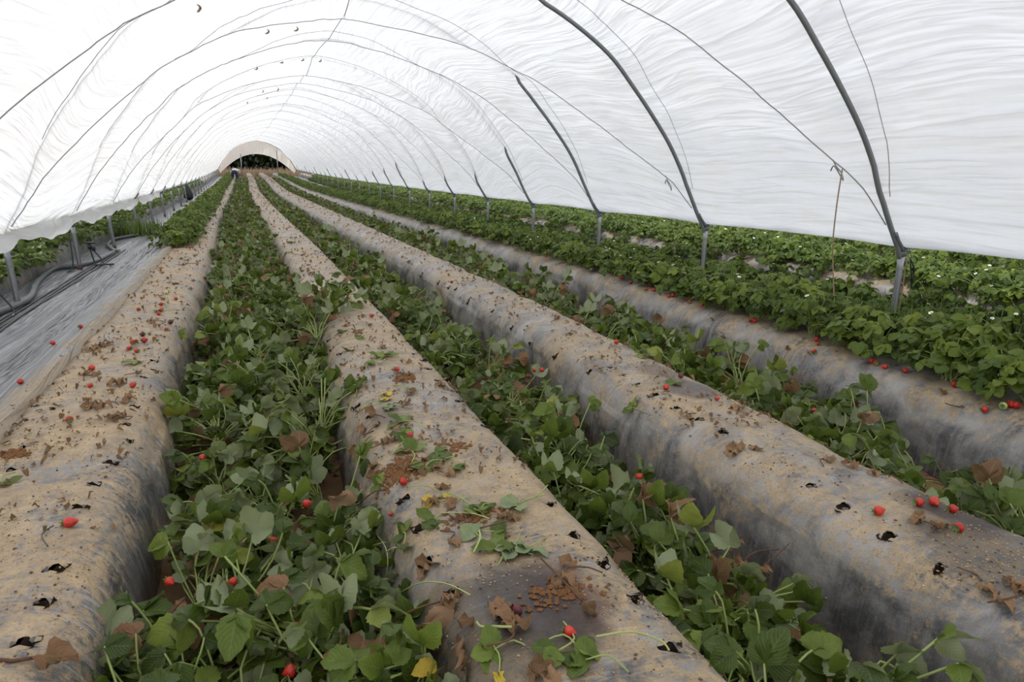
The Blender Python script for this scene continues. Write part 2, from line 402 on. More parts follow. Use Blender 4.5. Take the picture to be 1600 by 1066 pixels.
hole_px = {
 0: [(85, 892), (65, 946), (35, 1005), (123, 795), (145, 758), (38, 658), (82, 640), (56, 636), (88, 599), (195, 665), (62, 642), (208, 635), (97, 575), (115, 552), (140, 535), (152, 518), (165, 500), (40, 700), (20, 735), (175, 487), (190, 470), (232, 545), (222, 590), (200, 690), (170, 725)],
 1: [(757, 667), (790, 692), (818, 722), (858, 790), (893, 838), (940, 882), (990, 935), (1045, 1015), (710, 930), (665, 880), (655, 825), (632, 782), (715, 628), (683, 595), (667, 577), (660, 564), (645, 553), (776, 648), (555, 600), (680, 562)],
 2: [(1092, 656), (1130, 678), (1268, 760), (1319, 795), (1390, 837), (1470, 887), (1057, 638), (1022, 618), (996, 600), (975, 587), (953, 574), (926, 558), (1211, 647), (1251, 665), (1296, 687), (1348, 714), (1400, 747), (1458, 768), (1100, 593)],
}
def holes_for(k):
    H = []
    if k in hole_px:
        H = [(x, y) for x, y in px(*hole_px[k])]
        far = max(y for x, y in H)
        for off in (-.21, .21):
            y = 2.7 if k != 0 else 3.4
            while y < 6.6:
                L, R = bed_lr(k, y); x = (L + R) / 2 + off + U(-.02, .02)
                if U(0, 1) < .7 and all((x - a) ** 2 + (y - b) ** 2 > .10 ** 2 for a, b in H): H.append((x, y))
                y += U(.17, .24)
    return H[:96]
stains1 = []
for (u, v, r, c, a) in ((880, 935, .13, (.050, .012, .012), .75), (830, 950, .16, (.022, .016, .016), .8), (720, 1010, .2, (.03, .025, .022), .6), (600, 650, .1, (.05, .04, .035), .5)):
    x, y = on_ground(u, v); stains1.append((x, y, r, c, a))
stains2 = []
for (u, v, r, c, a) in ((1490, 800, .14, (.022, .014, .016), .85), (1240, 668, .09, (.05, .022, .022), .7), (1080, 610, .15, (.05, .035, .034), .7), (1560, 870, .2, (.03, .028, .03), .6), (1030, 580, .12, (.055, .04, .036), .6)):
    x, y = on_ground(u, v); stains2.append((x, y, r, c, a))
m_bed = [mulch_material('dusty_black_mulch_film', .54, tan=(.41, .30, .175), mid_film=(.20, .195, .19)), mulch_material('soiled_grey_mulch_film', .525, stains=stains1),
         mulch_material('stained_grey_mulch_film', .50, stains=stains2), mulch_material('grey_mulch_film', .47), mulch_material('pale_mulch_film', .58, dark=(.13, .13, .13), tan=(.26, .22, .17))]
for k in range(len(BEDS)):
    main = k < 3
    yy = ys_bed if k < 4 else ys_far
    uu = u_samples(84 if main else 44 if k == 3 else 26)
    Yg = np.repeat(yy[:, None], len(uu), 1); L, R = bed_lr(k, Yg)
    lump = .02 * wob(Yg * 0 + k * 3, Yg, 1.1, k) + .012 * wob(Yg * 0, Yg, 3.7, k + 1)
    Xg = (L + R) / 2 + uu[None] * ((R - L) / 2 + np.where(np.abs(uu[None]) > .9, lump, 0.) * .6)
    Zg = bed_shape(np.broadcast_to(uu[None], Xg.shape), Xg, Yg, k) - .02 * (np.abs(uu[None]) > .999)
    # stretched film: small pleats running down the shoulders
    pleat = .004 * np.sin(Yg * 34 + 4 * wob(Xg, Yg, 2.) + k) * np.clip((np.abs(uu[None]) - .62) * 3, 0, 1) * np.clip(1.2 - np.abs(uu[None]), 0, 1) * 4 * (.5 + .5 * wob(Xg * 0, Yg, 1.9, k + 5))
    Zg = Zg + pleat
    F = grid_faces(len(yy), len(uu))
    A = np.stack([np.broadcast_to(uu[None], Xg.shape) + k * 7.1, Yg, np.clip(Zg / BEDH, 0, 1)], -1).reshape(-1, 3)
    V = np.stack([Xg, Yg, Zg], -1).reshape(-1, 3)
    H = holes_for(k); hs = []
    keep = np.ones(len(F), bool); cen = V[F].mean(1)
    for (hx, hy) in H:
        a = U(-.5, .5); sc_ = (.85 if hy < 2.6 else .62 if hy < 4 else .5); rx, ry = (U(.019, .027) * sc_, U(.014, .020) * sc_); hs.append((hx, hy, a, rx, ry))
        def nd(P):
            dx, dy = P[:, 0] - hx, P[:, 1] - hy
            th = np.arctan2(dy, dx)
            return np.hypot((dx * math.cos(a) + dy * math.sin(a)) / rx, (-dx * math.sin(a) + dy * math.cos(a)) / ry) / (1 + .22 * np.sin(3 * th + hx * 90) + .12 * np.sin(5 * th + hy * 70))
        near = np.nonzero((np.abs(cen[:, 0] - hx) < .09) & (np.abs(cen[:, 1] - hy) < .09))[0]
        if len(near):
            keep[near[nd(cen[near]) < .86]] = False
            vi = np.nonzero((np.abs(V[:, 0] - hx) < .06) & (np.abs(V[:, 1] - hy) < .06))[0]
            d = nd(V[vi]); s = (d < 1) & (d > .05); q = vi[s]
            V[q, :2] = np.array([hx, hy]) + (V[q, :2] - [hx, hy]) / d[s][:, None]
            vi2 = vi[(d < 1.5)]; V[vi2, 2] += .004 * np.sin(np.arctan2(V[vi2, 1] - hy, V[vi2, 0] - hx) * 2 + hx * 50)
    V = np.stack([V[:, 0] + gx(V[:, 1]), V[:, 1], V[:, 2] + gz(V[:, 1])], -1)
    mb = MB(); mb.add(V, F[keep], A)
    bed = obj('raised_bed', mb.mesh('raised_bed', [m_bed[min(k, 3)] if k != 4 else m_bed[4]]))
    tag(bed, BED_LABEL[k], 'raised bed', 'mulched raised beds in rows')
    for (hx, hy, a, rx, ry) in hs:
        z0 = float(bed_z(k, hx, hy)); hm = MB()
        th = np.linspace(0, 2 * PI, 14, endpoint=False); P = []
        for r, dz in ((1.5, -.004), (1.15, -.014), (.8, -.038), (.35, -.05)):
            ir = 1 + .22 * np.sin(3 * th) + .1 * np.sin(5 * th)
            P.append(np.stack([rx * r * ir * np.cos(th), ry * r * ir * np.sin(th), np.full(14, dz) + .004 * rng.standard_normal(14)], -1))
        P = np.concatenate(P + [np.array([[0, 0, -.052]])]); Fh = np.concatenate([grid_faces(4, 14, True), [[42 + j, 42 + (j + 1) % 14, 56, -9] for j in range(14)]])
        hm.add(P, Fh, mat=0)
        for q in range(2):   # curled flaps of torn film
            t0 = U(0, 2 * PI); sl = U(.3, .7) * rx
            n0 = np.array([math.cos(t0) * rx, math.sin(t0) * ry]); tn = np.array([-math.sin(t0), math.cos(t0)]); inn = -n0 / np.linalg.norm(n0)
            fl = []
            for j in range(4):
                t = j / 3
                for e in (-1, 0, 1):
                    pos = n0 * 1.02 + tn * e * .5 * rx * (1 - .75 * t) + inn * sl * t * .8
                    fl.append([pos[0], pos[1], .001 + math.sin(t * 2.2) * .3 * rx * U(.5, 1.2)])
            hm.add(fl, grid_faces(4, 3), mat=1)
        ho = obj('planting_hole', hm.mesh('planting_hole', [m_dark_soil, m_torn]), bed); ho.location = W(hx, hy, z0); ho.rotation_euler.z = a

# flat film beside the posts
def sheet(name, xs, ys, zf, mat, label, edge=0.):
    X, Y = np.meshgrid(xs, ys); X = X + edge * wob(X * 0, Y, 1.3)[...] * (X == xs[0])
    Z = zf(X, Y)
    mb = MB(); mb.add(np.stack([X + gx(Y), Y, Z + gz(Y)], -1).reshape(-1, 3), grid_faces(len(ys), len(xs)), np.stack([X, Y, .78 + .30 * np.clip((X + 1.14) / .2, 0, 1) * (X < 0)], -1).reshape(-1, 3))
    return tag(obj(name, mb.mesh(name, [mat])), label, 'plastic sheet')
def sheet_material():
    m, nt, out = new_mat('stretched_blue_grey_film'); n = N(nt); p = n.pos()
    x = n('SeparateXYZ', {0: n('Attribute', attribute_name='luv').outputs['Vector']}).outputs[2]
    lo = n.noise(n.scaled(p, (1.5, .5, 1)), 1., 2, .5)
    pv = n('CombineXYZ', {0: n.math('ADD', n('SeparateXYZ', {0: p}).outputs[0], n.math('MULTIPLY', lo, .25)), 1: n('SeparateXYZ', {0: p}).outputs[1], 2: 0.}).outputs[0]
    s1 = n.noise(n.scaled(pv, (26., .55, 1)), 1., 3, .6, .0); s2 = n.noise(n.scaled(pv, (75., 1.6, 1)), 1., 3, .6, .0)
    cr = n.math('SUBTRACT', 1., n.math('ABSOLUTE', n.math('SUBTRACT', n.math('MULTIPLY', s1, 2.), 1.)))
    c = n.mix(n.ramp(s2, [(.36, (0,) * 3), (.64, (1,) * 3)]), (.165, .168, .182), (.275, .277, .288))  # light and dark of the long creases painted into the film colour
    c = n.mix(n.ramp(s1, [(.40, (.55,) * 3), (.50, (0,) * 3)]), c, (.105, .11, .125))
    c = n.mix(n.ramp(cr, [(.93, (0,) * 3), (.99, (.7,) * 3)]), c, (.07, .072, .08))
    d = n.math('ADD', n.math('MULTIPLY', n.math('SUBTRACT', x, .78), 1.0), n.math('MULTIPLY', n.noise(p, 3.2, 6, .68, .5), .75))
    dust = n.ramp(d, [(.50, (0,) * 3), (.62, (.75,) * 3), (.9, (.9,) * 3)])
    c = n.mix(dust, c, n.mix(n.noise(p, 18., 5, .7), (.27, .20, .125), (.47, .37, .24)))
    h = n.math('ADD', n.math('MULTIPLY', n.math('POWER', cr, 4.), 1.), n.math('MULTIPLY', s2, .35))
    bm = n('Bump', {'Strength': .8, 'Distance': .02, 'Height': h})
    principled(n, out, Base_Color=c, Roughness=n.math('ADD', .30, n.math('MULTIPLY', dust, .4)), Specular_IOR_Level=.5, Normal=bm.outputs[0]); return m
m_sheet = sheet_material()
m_sheet2 = mulch_material('strip_black_film', .36, 'along', dark=(.02, .022, .027))  # darker, less dusty black film for the right strip
ysh = np.concatenate([np.arange(-2, 14, .06), np.arange(14, 74, .4)])
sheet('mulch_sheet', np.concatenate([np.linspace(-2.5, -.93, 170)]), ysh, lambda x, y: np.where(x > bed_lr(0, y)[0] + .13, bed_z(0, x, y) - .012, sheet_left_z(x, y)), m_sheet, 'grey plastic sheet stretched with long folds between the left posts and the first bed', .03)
sheet('mulch_sheet', np.linspace(3.5, 5.62, 40), ysh[::2], sheet_right_z, m_sheet2, 'black plastic sheet on the strip under the right posts, mostly hidden by plants')

# ------------------------------------------------------------------ tunnel frame and cover
HOOPS = 27; BAY = 2.7; XM = 1.478; HALF = 3.615; SKEW = -.779 / 7.23
prof = T([(0, 2.17), (.3, 2.135), (.6, 2.07), (1.05, 1.935), (1.53, 1.735), (1.93, 1.52), (2.33, 1.235), (2.62, .92), (2.87, .62), (3.1, .31), (3.29, -.02), (3.47, -.36), (3.60, -.60)])
_dx = np.linspace(0, 1, 400); _p = smooth_path(prof.T, 400)
_s = np.concatenate([[0], np.cumsum(np.hypot(np.diff(_p[:, 0]), np.diff(_p[:, 1])))]); ARC = _s[-1]
def arch(s):       # s in metres round the arch from the ridge, signed
    a = np.abs(s); x = np.interp(a, _s, _p[:, 0]); h = np.interp(a, _s, _p[:, 1])
    e = 1e-2; x2 = np.interp(np.minimum(a + e, ARC), _s, _p[:, 0]); h2 = np.interp(np.minimum(a + e, ARC), _s, _p[:, 1])
    x1 = np.interp(np.minimum(a + e, ARC) - 2 * e, _s, _p[:, 0]); h1 = np.interp(np.minimum(a + e, ARC) - 2 * e, _s, _p[:, 1])
    tx, th = x2 - x1, h2 - h1; l = np.hypot(tx, th) + 1e-9
    sg = np.sign(s) + (s == 0)
    return sg * x, h + CAMH, sg * (-th / l), tx / l        # dx, z, outward normal
_rs = np.interp([0, .55, 1.5, 2.1, 2.65, 3.1, 3.33, 3.6], _p[:, 0], _s); _rv = [1.27, 1.23, 1.0, .82, .58, .33, .1, 0.]
ROPE_AMP = {0: 1., 1: 1., 2: .8, 3: 1.35}
def rope_index(s, h=1):
    a = ROPE_AMP.get(h, .95 + .3 * math.sin(h * 2.3))
    amp = np.where(np.asarray(s) > 0, .62, 1.) if h == 0 else a
    if h == 0: amp = 1. - .38 * np.clip(np.asarray(s) / 1.2, 0, 1)
    return amp * np.interp(np.abs(s), _rs, _rv)
def film_offset(s, i):
    up = np.clip(1 - (np.abs(s) / ARC) ** 4, 0, 1)
    val = 0.
    for h in range(max(-3, int(np.min(i)) - 3), int(np.max(i)) + 2):
        d = np.abs(i - h - rope_index(s, h)) * BAY
        val = val - .08 * np.exp(-(d / .30) ** 2)
    val = val * up
    g = np.abs(i - np.round(i)) * BAY
    crest = .02 + .035 * np.exp(-(g / .30) ** 2) * up
    low = .03 * np.clip((np.abs(s) / ARC - .55) * 2.2, 0, 1) * np.sin(np.pi * (i - np.floor(i)))
    folds = .012 * np.sin(s * 9 + 2.2 * wob(s * .5, i * BAY * .6, 1.)) * wob(s * .3, i * BAY, 1.2, 3.) + .008 * np.sin(s * 23 + 3 * wob(s, i * BAY, .8, 1.)) * wob(s * .5, i * BAY, 1.6, 8.)
    return val + crest + low + folds
def film_point(s, i, extra=0.):
    s = np.asarray(s, float); i = np.asarray(i, float)
    dx, z, nx, nz = arch(np.clip(s, -ARC, ARC)); o = film_offset(s, i) + extra
    x = XM + dx + nx * o; zz = z + nz * o; y = 4.226 + BAY * i + SKEW * (XM + dx - 5.093)
    return x + gx(y), y, zz + gz(y)
ii = np.concatenate([np.arange(-4, 11, .04), np.arange(11, 25.75, .1)])
ss = np.linspace(-ARC, ARC, 190)
S, I = np.meshgrid(ss, ii); PX, PY, PZ = film_point(S, I)
edge_rows = []
def skirt(sign):
    fr = ii - np.floor(ii)
    sag = (-.085 + .03 * np.sin(PI * fr) if sign > 0 else .06 + .10 * np.sin(PI * fr) ** .8) + .018 * np.sin(ii * 9.1) + .012 * np.sin(ii * 23)
    if sign < 0: sag = np.where(ii > 5.5, sag * .4 - .06, sag)
    return sag
X0, Y0, Z0 = (A_[:, 0] for A_ in (PX, PY, PZ)); X1, Y1, Z1 = (A_[:, -1] for A_ in (PX, PY, PZ))
sl, sr = skirt(-1), skirt(1)
colsL = [(X0 + .055 + .015 * k + .012 * np.sin(ii * 13 + k), Y0, Z0 - sl * k / 3) for k in (3, 2, 1)]
colsR = [(X1 + .015 * k + .012 * np.sin(ii * 13 + k), Y1, Z1 - sr * k / 3) for k in (1, 2, 3)]
VX = np.concatenate([np.stack([c[0] for c in colsL], 1), PX, np.stack([c[0] for c in colsR], 1)], 1)
VY = np.concatenate([np.stack([c[1] for c in colsL], 1), PY, np.stack([c[1] for c in colsR], 1)], 1)
VZ = np.concatenate([np.stack([c[2] for c in colsL], 1), PZ, np.stack([c[2] for c in colsR], 1)], 1)
sa = np.concatenate([[-ARC - .15, -ARC - .1, -ARC - .05], ss, [ARC + .05, ARC + .1, ARC + .15]])
SA, IA = np.meshgrid(sa, ii)
mb = MB(); mb.add(np.stack([VX, VY, VZ], -1).reshape(-1, 3), grid_faces(len(ii), len(sa)), np.stack([SA + 10, IA * BAY, IA], -1).reshape(-1, 3))
tag(obj('tunnel_cover', mb.mesh('tunnel_cover', [m_cover])), 'white translucent plastic cover arching over the whole strawberry tunnel', 'plastic cover')

def arc_path(s0, s1, n, fi, extra):
    s = np.linspace(s0, s1, n); i = fi(s); ex = extra(s) if callable(extra) else extra
    return np.stack(film_point(s, i, ex), 1), s
VIS = {0: 3.3, 1: 3.3, 2: 2.35, 3: 1.15, 4: .6, 5: .5, 6: .35, 7: .9, 8: .7}
for h in range(-2, HOOPS - 1):
    vis = VIS.get(h, (.3 if h % 3 else .6) if h >= 0 else 3.0)      # how far up from the right foot the pipe runs inside the film
    n = 90 if h < 9 else 40
    s = np.linspace(-ARC, ARC, n); off = film_offset(s, np.full(n, float(h)))
    lead = ARC - s; blend = np.clip((lead - vis) / .25 + .5, 0, 1)
    dx, z, nx, nz = arch(s)
    o_ = np.where(blend < .5, -.028, .075) * 1.0
    o_ = np.interp(lead, [0, max(vis - .12, .01), vis + .18, 99], [-.03, -.03, .085, .085]) + off * 0
    o_ = o_ + np.where(blend >= .5, off, np.minimum(off, .03))
    x = XM + dx + nx * o_; zz = z + nz * o_; y = 4.226 + BAY * h + SKEW * (XM + dx - 5.093)
    P = np.stack([x + gx(y), y, zz + gz(y)], 1)
    # pipe ends turn down into the fork of the posts
    for end, sg in ((0, -1), (-1, 1)):
        e = P[end].copy(); add = np.array([[e[0] + sg * .02, e[1], e[2] - .06], [e[0] + sg * .085, e[1], e[2] - .12]])
        P = np.concatenate([add[::-1], P]) if end == 0 else np.concatenate([P, add])
    mb = MB(); mb.add(*tube(P, .022, 10 if h < 6 else 6))
    ho = obj('tunnel_hoop', mb.mesh('tunnel_hoop', [m_pipe]))
    if h >= 0:
        lab = {0: 'nearest grey steel hoop, bare inside the cover down to the nearest right post',
               1: 'second bare grey steel hoop at right, down to the second right post',
               2: 'third grey hoop at right, its pipe dipping behind the cover near the top'}.get(h, 'grey steel hoop behind the cover over the %s pair of posts' % ordinal(h))
    else: lab = 'grey steel hoop over the camera, %s' % ('just behind it' if h == -1 else 'further behind it')
    tag(ho, lab, 'hoop', 'steel tunnel hoops')

for h in range(0, HOOPS - 4):      # hold-down ropes, each one bowing forward over the ridge
    n = 110 if h < 8 else 46
    P, s = arc_path(-ARC * .985, ARC * .955, n, lambda s: h + rope_index(s, h), -.012)
    mb = MB(); mb.add(*tube(P, .0052 if h < 5 else .0045, 5))
    ro = obj('hold_down_rope', mb.mesh('hold_down_rope', [m_rope]))
    tag(ro, 'thin grey rope arching over the cover from the %s pair of posts' % ordinal(max(h, 0)) if h >= 0 else 'thin grey rope arching over the cover in front of the nearest pair of posts', 'rope', 'hold-down ropes over the cover')
for h in range(0, 9):               # lacing cord following each near hoop
    P, s = arc_path(-ARC * .80, ARC * .90, 90, lambda s: h - .20 * (1 - (s / (ARC * .95)) ** 2), -.005)
    mb = MB(); mb.add(*tube(P, .0032, 4))
    tag(obj('lacing_cord', mb.mesh('lacing_cord', [m_rope])), 'fine cord threaded through the cover beside the %s hoop' % ordinal(h), 'cord', 'lacing cords beside the hoops')
# ridge wire
P = np.array([np.array(film_point(.03 * math.sin(i * 3), i, -.02)) for i in np.arange(1.2, 25.5, .25)])
mb = MB(); mb.add(*tube(P, .006, 5)); tag(obj('ridge_wire', mb.mesh('ridge_wire', [m_rope])), 'thin wire running along the ridge under the cover', 'wire')
# short gathers of film pinched under the ropes
PX_ = film_point
mb = None
k = 0
for (s0, i0, ln) in ((-1.05, 2.35, .34), (-.6, 2.5, .3), (-1.15, 3.75, .34), (-.62, 3.9, .3), (-.2, 3.95, .26), (.15, 4.0, .24), (-1.9, 1.2, .3), (-.9, 5.6, .3), (-.5, 5.7, .3), (-1.3, 6.4, .32), (-.7, 6.6, .3)):
    t = np.linspace(0, 1, 8); P = np.stack(film_point(s0 + .02 * np.sin(t * 5), i0 + t * ln / BAY, -.015 - .02 * np.sin(PI * t)), 1)
    mb = MB(); mb.add(*tube(P, .004 + .010 * np.sin(PI * t), 5))
    tag(obj('cover_tuck', mb.mesh('cover_tuck', [m_twine])), 'small tan tuck hanging from the cover, %s left of the ridge' % near_words(k) if k != 5 else 'small tan tuck hanging from the cover just right of the ridge', 'tuck', 'tucks pinched in the cover'); k += 1

def post(x, y, ztop, lean, label, group, fork=True, side=1, detail=True):
    t = thing('support_post', label, 'post', W(x, y, 0), group)
    zb = float(ground_h(x, y)) - .1
    n = 10 if detail else 6
    mb = MB(); zs = np.linspace(zb, ztop, 6); P = np.stack([lean * (zs / ztop), 0 * zs, zs], 1); mb.add(*tube(P, .027, n)); obj('pole', mb.mesh('pole', [m_steel]), t)
    mb = MB(); zs = np.linspace(max(zb + .08, 0), zb + .165, 3); P = np.stack([lean * (zs / ztop), 0 * zs, zs], 1); mb.add(*tube(P, .0285, n)); ru = obj('rusted_foot', mb.mesh('rusted_foot', [m_rust]), t); ru['label'] = 'rust red foot of the post'
    mb = MB()
    for sg in ((-1, 1) if fork else ()):     # each prong of the fork is a curved half pipe on a collar
        for dy in ((-.022, .022) if detail else (0,)):
            P = smooth_path([(lean, dy, ztop - .03), (lean + sg * .035, dy, ztop + .03), (lean + sg * .085, dy, ztop + .085), (lean + sg * .125, dy, ztop + .15)], 7); mb.add(*tube(P, .013, 5))
    P = np.array([(lean, 0, ztop - .05), (lean, 0, ztop + .012)]); mb.add(*tube(P, .036, n)); fk = obj('fork', mb.mesh('fork', [m_pipe]), t)
    if detail and fork:
        mb = MB(); a = np.linspace(0, 6 * PI, 60); P = np.stack([lean + .04 * np.cos(a), .04 * np.sin(a), ztop - .015 + .05 * a / (6 * PI)], 1); mb.add(*tube(P, .005, 4))
        P = smooth_path([(lean + .03, .03, ztop), (lean + .06, .0, ztop + .05), (lean + .1, .03, ztop + .04), (lean + .06, -.05, ztop - .06)], 14); mb.add(*tube(P, .0045, 4))
        obj('binding_wire', mb.mesh('binding_wire', [m_black]), fk)
    return t
for i in range(0, 26):
    y = 4.226 + BAY * i
    post(5.115, y, .72, .0, 'grey steel post of the right line, %s' % near_words(i), 'posts along the right side of the tunnel', detail=i < 8)
for i in range(0, 25):
    y = 5.005 + BAY * (i + 1)
    if i > 0 and i % 1 == 0: y += U(-.08, .08)
    post(-2.14, y, .66 if i < 3 else .71, -.03 + U(-.015, .015), 'grey steel post of the left line, %s' % near_words(i), 'posts along the left side of the tunnel', fork=i > 2, detail=i < 8)

# ------------------------------------------------------------------ neighbouring covers, end curtain and what lies beyond
yv = np.arange(5.2, 17.6, .07); zt = np.linspace(0, 1, 9); ZT, YV = np.meshgrid(zt, yv); bay_ = (YV - 5.0) / BAY
drop = .24 + .10 * np.sin(PI * (bay_ - np.floor(bay_))) + .012 * np.sin(YV * 7)
Xn = -2.42 - .12 * np.sin(PI * ZT) + .018 * np.sin(YV * 11 + ZT * 3) * ZT + .12 * ZT; Zn = 1.02 - ZT * drop
mb = MB(); mb.add(np.stack([Xn + gx(YV), YV, Zn + gz(YV)], -1).reshape(-1, 3), grid_faces(len(yv), 9), np.stack([ZT + 30, YV * 3, ZT * 0], -1).reshape(-1, 3))
tag(obj('rolled_cover', mb.mesh('rolled_cover', [m_cover])), 'pale gathered edge of the neighbouring cover drooping behind the left posts', 'plastic cover')

YE = 73.6
def end_curtain():
    n = 61; s = np.linspace(-ARC, ARC, n); dx, z, nx, nz = arch(s); z = z - .02; dx = dx * .995
    rows = 14; V = []
    inner_x = dx * .955
    inner_z = np.interp(np.abs(inner_x), [0, .6, 1.2, 1.8, 2.3, 2.8, 3.2, 3.5], [2.22, 2.16, 2.0, 1.72, 1.38, .98, .62, .3]) 
    inner_z = np.minimum(inner_z, z - .02)
    for r in range(rows):
        t = r / (rows - 1)
        V.append(np.stack([XM + dx * (1 - t) + inner_x * t, YE + .04 * np.sin(t * 2 + dx * 6) + .03 * np.sin(dx * 17), z * (1 - t) + inner_z * t], -1))
    V = np.concatenate(V); V = np.stack([V[:, 0] + gx(V[:, 1]), V[:, 1], V[:, 2] + gz(V[:, 1])], -1)
    mb = MB(); mb.add(V, grid_faces(rows, n), np.stack([V[:, 0] + 50, V[:, 2], V[:, 0] * 0], -1))
    o = obj('end_curtain', mb.mesh('end_curtain', [m_curtain])); tag(o, 'beige plastic end curtain with an arched opening at the far end', 'curtain')
    for x, w in ((-.35, .03), (0, .05), (2.2, .03)):
        pass
end_curtain()
for k, (x, top) in enumerate(((.0, 2.2), (3.35, 2.6))):
    mb = MB(); mb.add(*tube([(0, 0, -.1), (0, 0, top)], .04, 8)); o = obj('end_pole', mb.mesh('end_pole', [m_steel])); o.location = W(x, YE - .1, 0)
    tag(o, 'thin pole standing at the %s side of the far opening' % ('left' if k == 0 else 'right'), 'pole', 'poles in the far opening')

# ------------------------------------------------------------------ strawberry plants
def leaflet(L, Wd, fold, curl, rows, cols, tint, wav=0.):
    t = np.linspace(0, 1, rows + 1); u = np.linspace(-1, 1, cols)
    w = Wd * np.sin(PI * np.clip(t, .02, .985) ** .85) ** .62
    if rows >= 6:
        ser = np.where(np.arange(rows + 1) % 2 == 0, 1.0, .87); ser[0] = ser[-1] = 1
    else: ser = np.ones(rows + 1)
    Tt, Uu = np.meshgrid(t, u, indexing='ij')
    edge = np.where(np.abs(Uu) > .95, ser[:, None], 1)
    X = Uu * w[:, None] * edge; Y = Tt * L + np.where(np.abs(Uu) > .95, (ser[:, None] - 1) * -.0 , 0)
    Z = fold * np.abs(X) - curl * L * Tt ** 2 - .25 * fold * np.abs(Uu) ** 2 * Wd + wav * np.sin(Tt * 9 + Uu * 2) * np.abs(Uu)
    return np.stack([X, Y, Z], -1).reshape(-1, 3), grid_faces(rows + 1, cols), np.stack([Uu, Tt, np.full(Tt.shape, tint)], -1).reshape(-1, 3)
LOD = {0: (10, 5, 5, 5), 1: (3, 3, 3, 3), 2: (2, 3, 2, 3)}
def trifoliate(mb, base, fwd, nrm, size, lod, tint, droop=.25, mat=0, fold=None, n=3):
    fwd = fwd / np.linalg.norm(fwd); nrm = nrm - fwd * nrm.dot(fwd); nrm /= np.linalg.norm(nrm) + 1e-9
    side = np.cross(fwd, nrm)
    rows, cols = LOD[lod][:2]
    for k in range(n):
        a = (0, 1.2, -1.2)[k] + U(-.22, .22); sc = (1, .88, .88)[k] * U(.9, 1.08)
        V, F, A = leaflet(size * sc, size * sc * U(.40, .48), U(.15, .5) if fold is None else fold, U(.05, .45), rows, cols, min(1, max(0, tint + U(-.06, .06))), size * U(0, .06) if lod == 0 else 0)
        tilt = rot('X', -droop * U(.4, 1.6)); rl = rot('Y', U(-.35, .35)); V = V @ rl.T @ tilt.T
        V = V @ rot('Z', a).T
        B = np.stack([side, fwd, nrm], 0)        # local x, y, z axes
        mb.add(V @ B + base, F, A, mat)
def petiole(mb, P, r, lod): mb.add(*tube(P, r, 5 if lod == 0 else 3, cap=False))

def berry_geom(mb, L, Wd, mat, c=(0, 0, 0), R=None, n=12, m=9, pt=1.0):
    t = np.linspace(0.0, 1, m); r = Wd * np.sin(PI * np.clip(t, .015, .985) ** (.62 if pt else .85)) ** .75
    th = np.linspace(0, 2 * PI, n, endpoint=False)
    V = np.stack([r[:, None] * np.cos(th), r[:, None] * np.sin(th), (L * (.5 - t))[:, None] + 0 * th], -1).reshape(-1, 3)
    if R is not None: V = V @ R.T
    mb.add(V + np.array(c), grid_faces(m, n, True), mat=mat)
def flower_geom(mb, c, size, R):
    for k in range(5):
        a = k * 2 * PI / 5; V, F, A = leaflet(size, size * .5, .2, -.1, 4, 3, 0)
        V = V @ rot('Z', a).T @ R.T; mb.add(V + c, F, A, 0)
    berry_geom(mb, size * .4, size * .28, 1, c + R @ np.array([0, 0, size * .12]), R, 8, 5)

def standing_parts(lod, nl, height=1., spread=1.):
    fo, st = MB(), MB()
    for k in range(nl):
        az = U(0, 2 * PI); el = U(.35, 1.35) if k > 2 else 1.4; ln = U(.13, .24) * height
        d = np.array([math.cos(az) * math.cos(el), math.sin(az) * math.cos(el), math.sin(el)])
        p0 = np.array([U(-.03, .03), U(-.03, .03), 0.]); p2 = p0 + d * ln * np.array([spread, spread, 1]); p2[2] = max(p2[2], .035); p1 = (p0 + p2) / 2 + np.array([0, 0, .025 + .02 * U(0, 1)])
        petiole(st, smooth_path([p0, p1, p2], 5 if lod == 0 else 3), .0022 if lod == 0 else .003, lod)
        out = np.array([math.cos(az), math.sin(az), 0.]); tilt = U(-.1, .8)
        fwd = out * math.cos(tilt) - np.array([0, 0, math.sin(tilt)]) + .3 * rng.standard_normal(3) * np.array([1, 1, .3])
        nrm = np.array([0, 0, 1.]) + out * U(.0, .6) + .25 * rng.standard_normal(3)
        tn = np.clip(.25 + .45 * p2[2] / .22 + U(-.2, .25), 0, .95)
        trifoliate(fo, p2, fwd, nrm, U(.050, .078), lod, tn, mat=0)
    return fo, st
def uprooted_parts(lod, nl):
    fo, st = MB(), MB(); d0 = 0.
    for k in range(nl):
        az = d0 + rng.normal(0, .55); el = U(-.02, .5) if U(0, 1) < .7 else U(.5, 1.1); ln = U(.10, .25)
        d = np.array([math.cos(az) * math.cos(el), math.sin(az) * math.cos(el), math.sin(el)])
        p0 = np.array([U(-.015, .015), U(-.02, .02), .02 + U(0, .02)]); p2 = p0 + d * ln; p2[2] = max(p2[2], .02)
        p1 = (p0 + p2) / 2 + np.array([U(-.01, .01), U(-.03, .03), U(.0, .05)])
        petiole(st, smooth_path([p0, p1, p2], 6 if lod == 0 else 3), .0029 if lod == 0 else .003, lod)
        fwd = d + .7 * rng.standard_normal(3) * np.array([1, 1, .35])
        flip = U(0, 1) < (.30 if lod == 0 else .42)
        nrm = np.array([0, 0, -1. if flip else 1.]) + .6 * rng.standard_normal(3)
        q = U(0, 1); mat = 1 if q < (.04 if lod == 0 else .045) else 0
        tn = float(np.clip(rng.beta(2, 2.2) * .86, 0, .9)) if U(0, 1) > .02 else 1.
        trifoliate(fo, p2, fwd, nrm, U(.048, .086), lod, tn, droop=.5, mat=mat)
    return fo, st
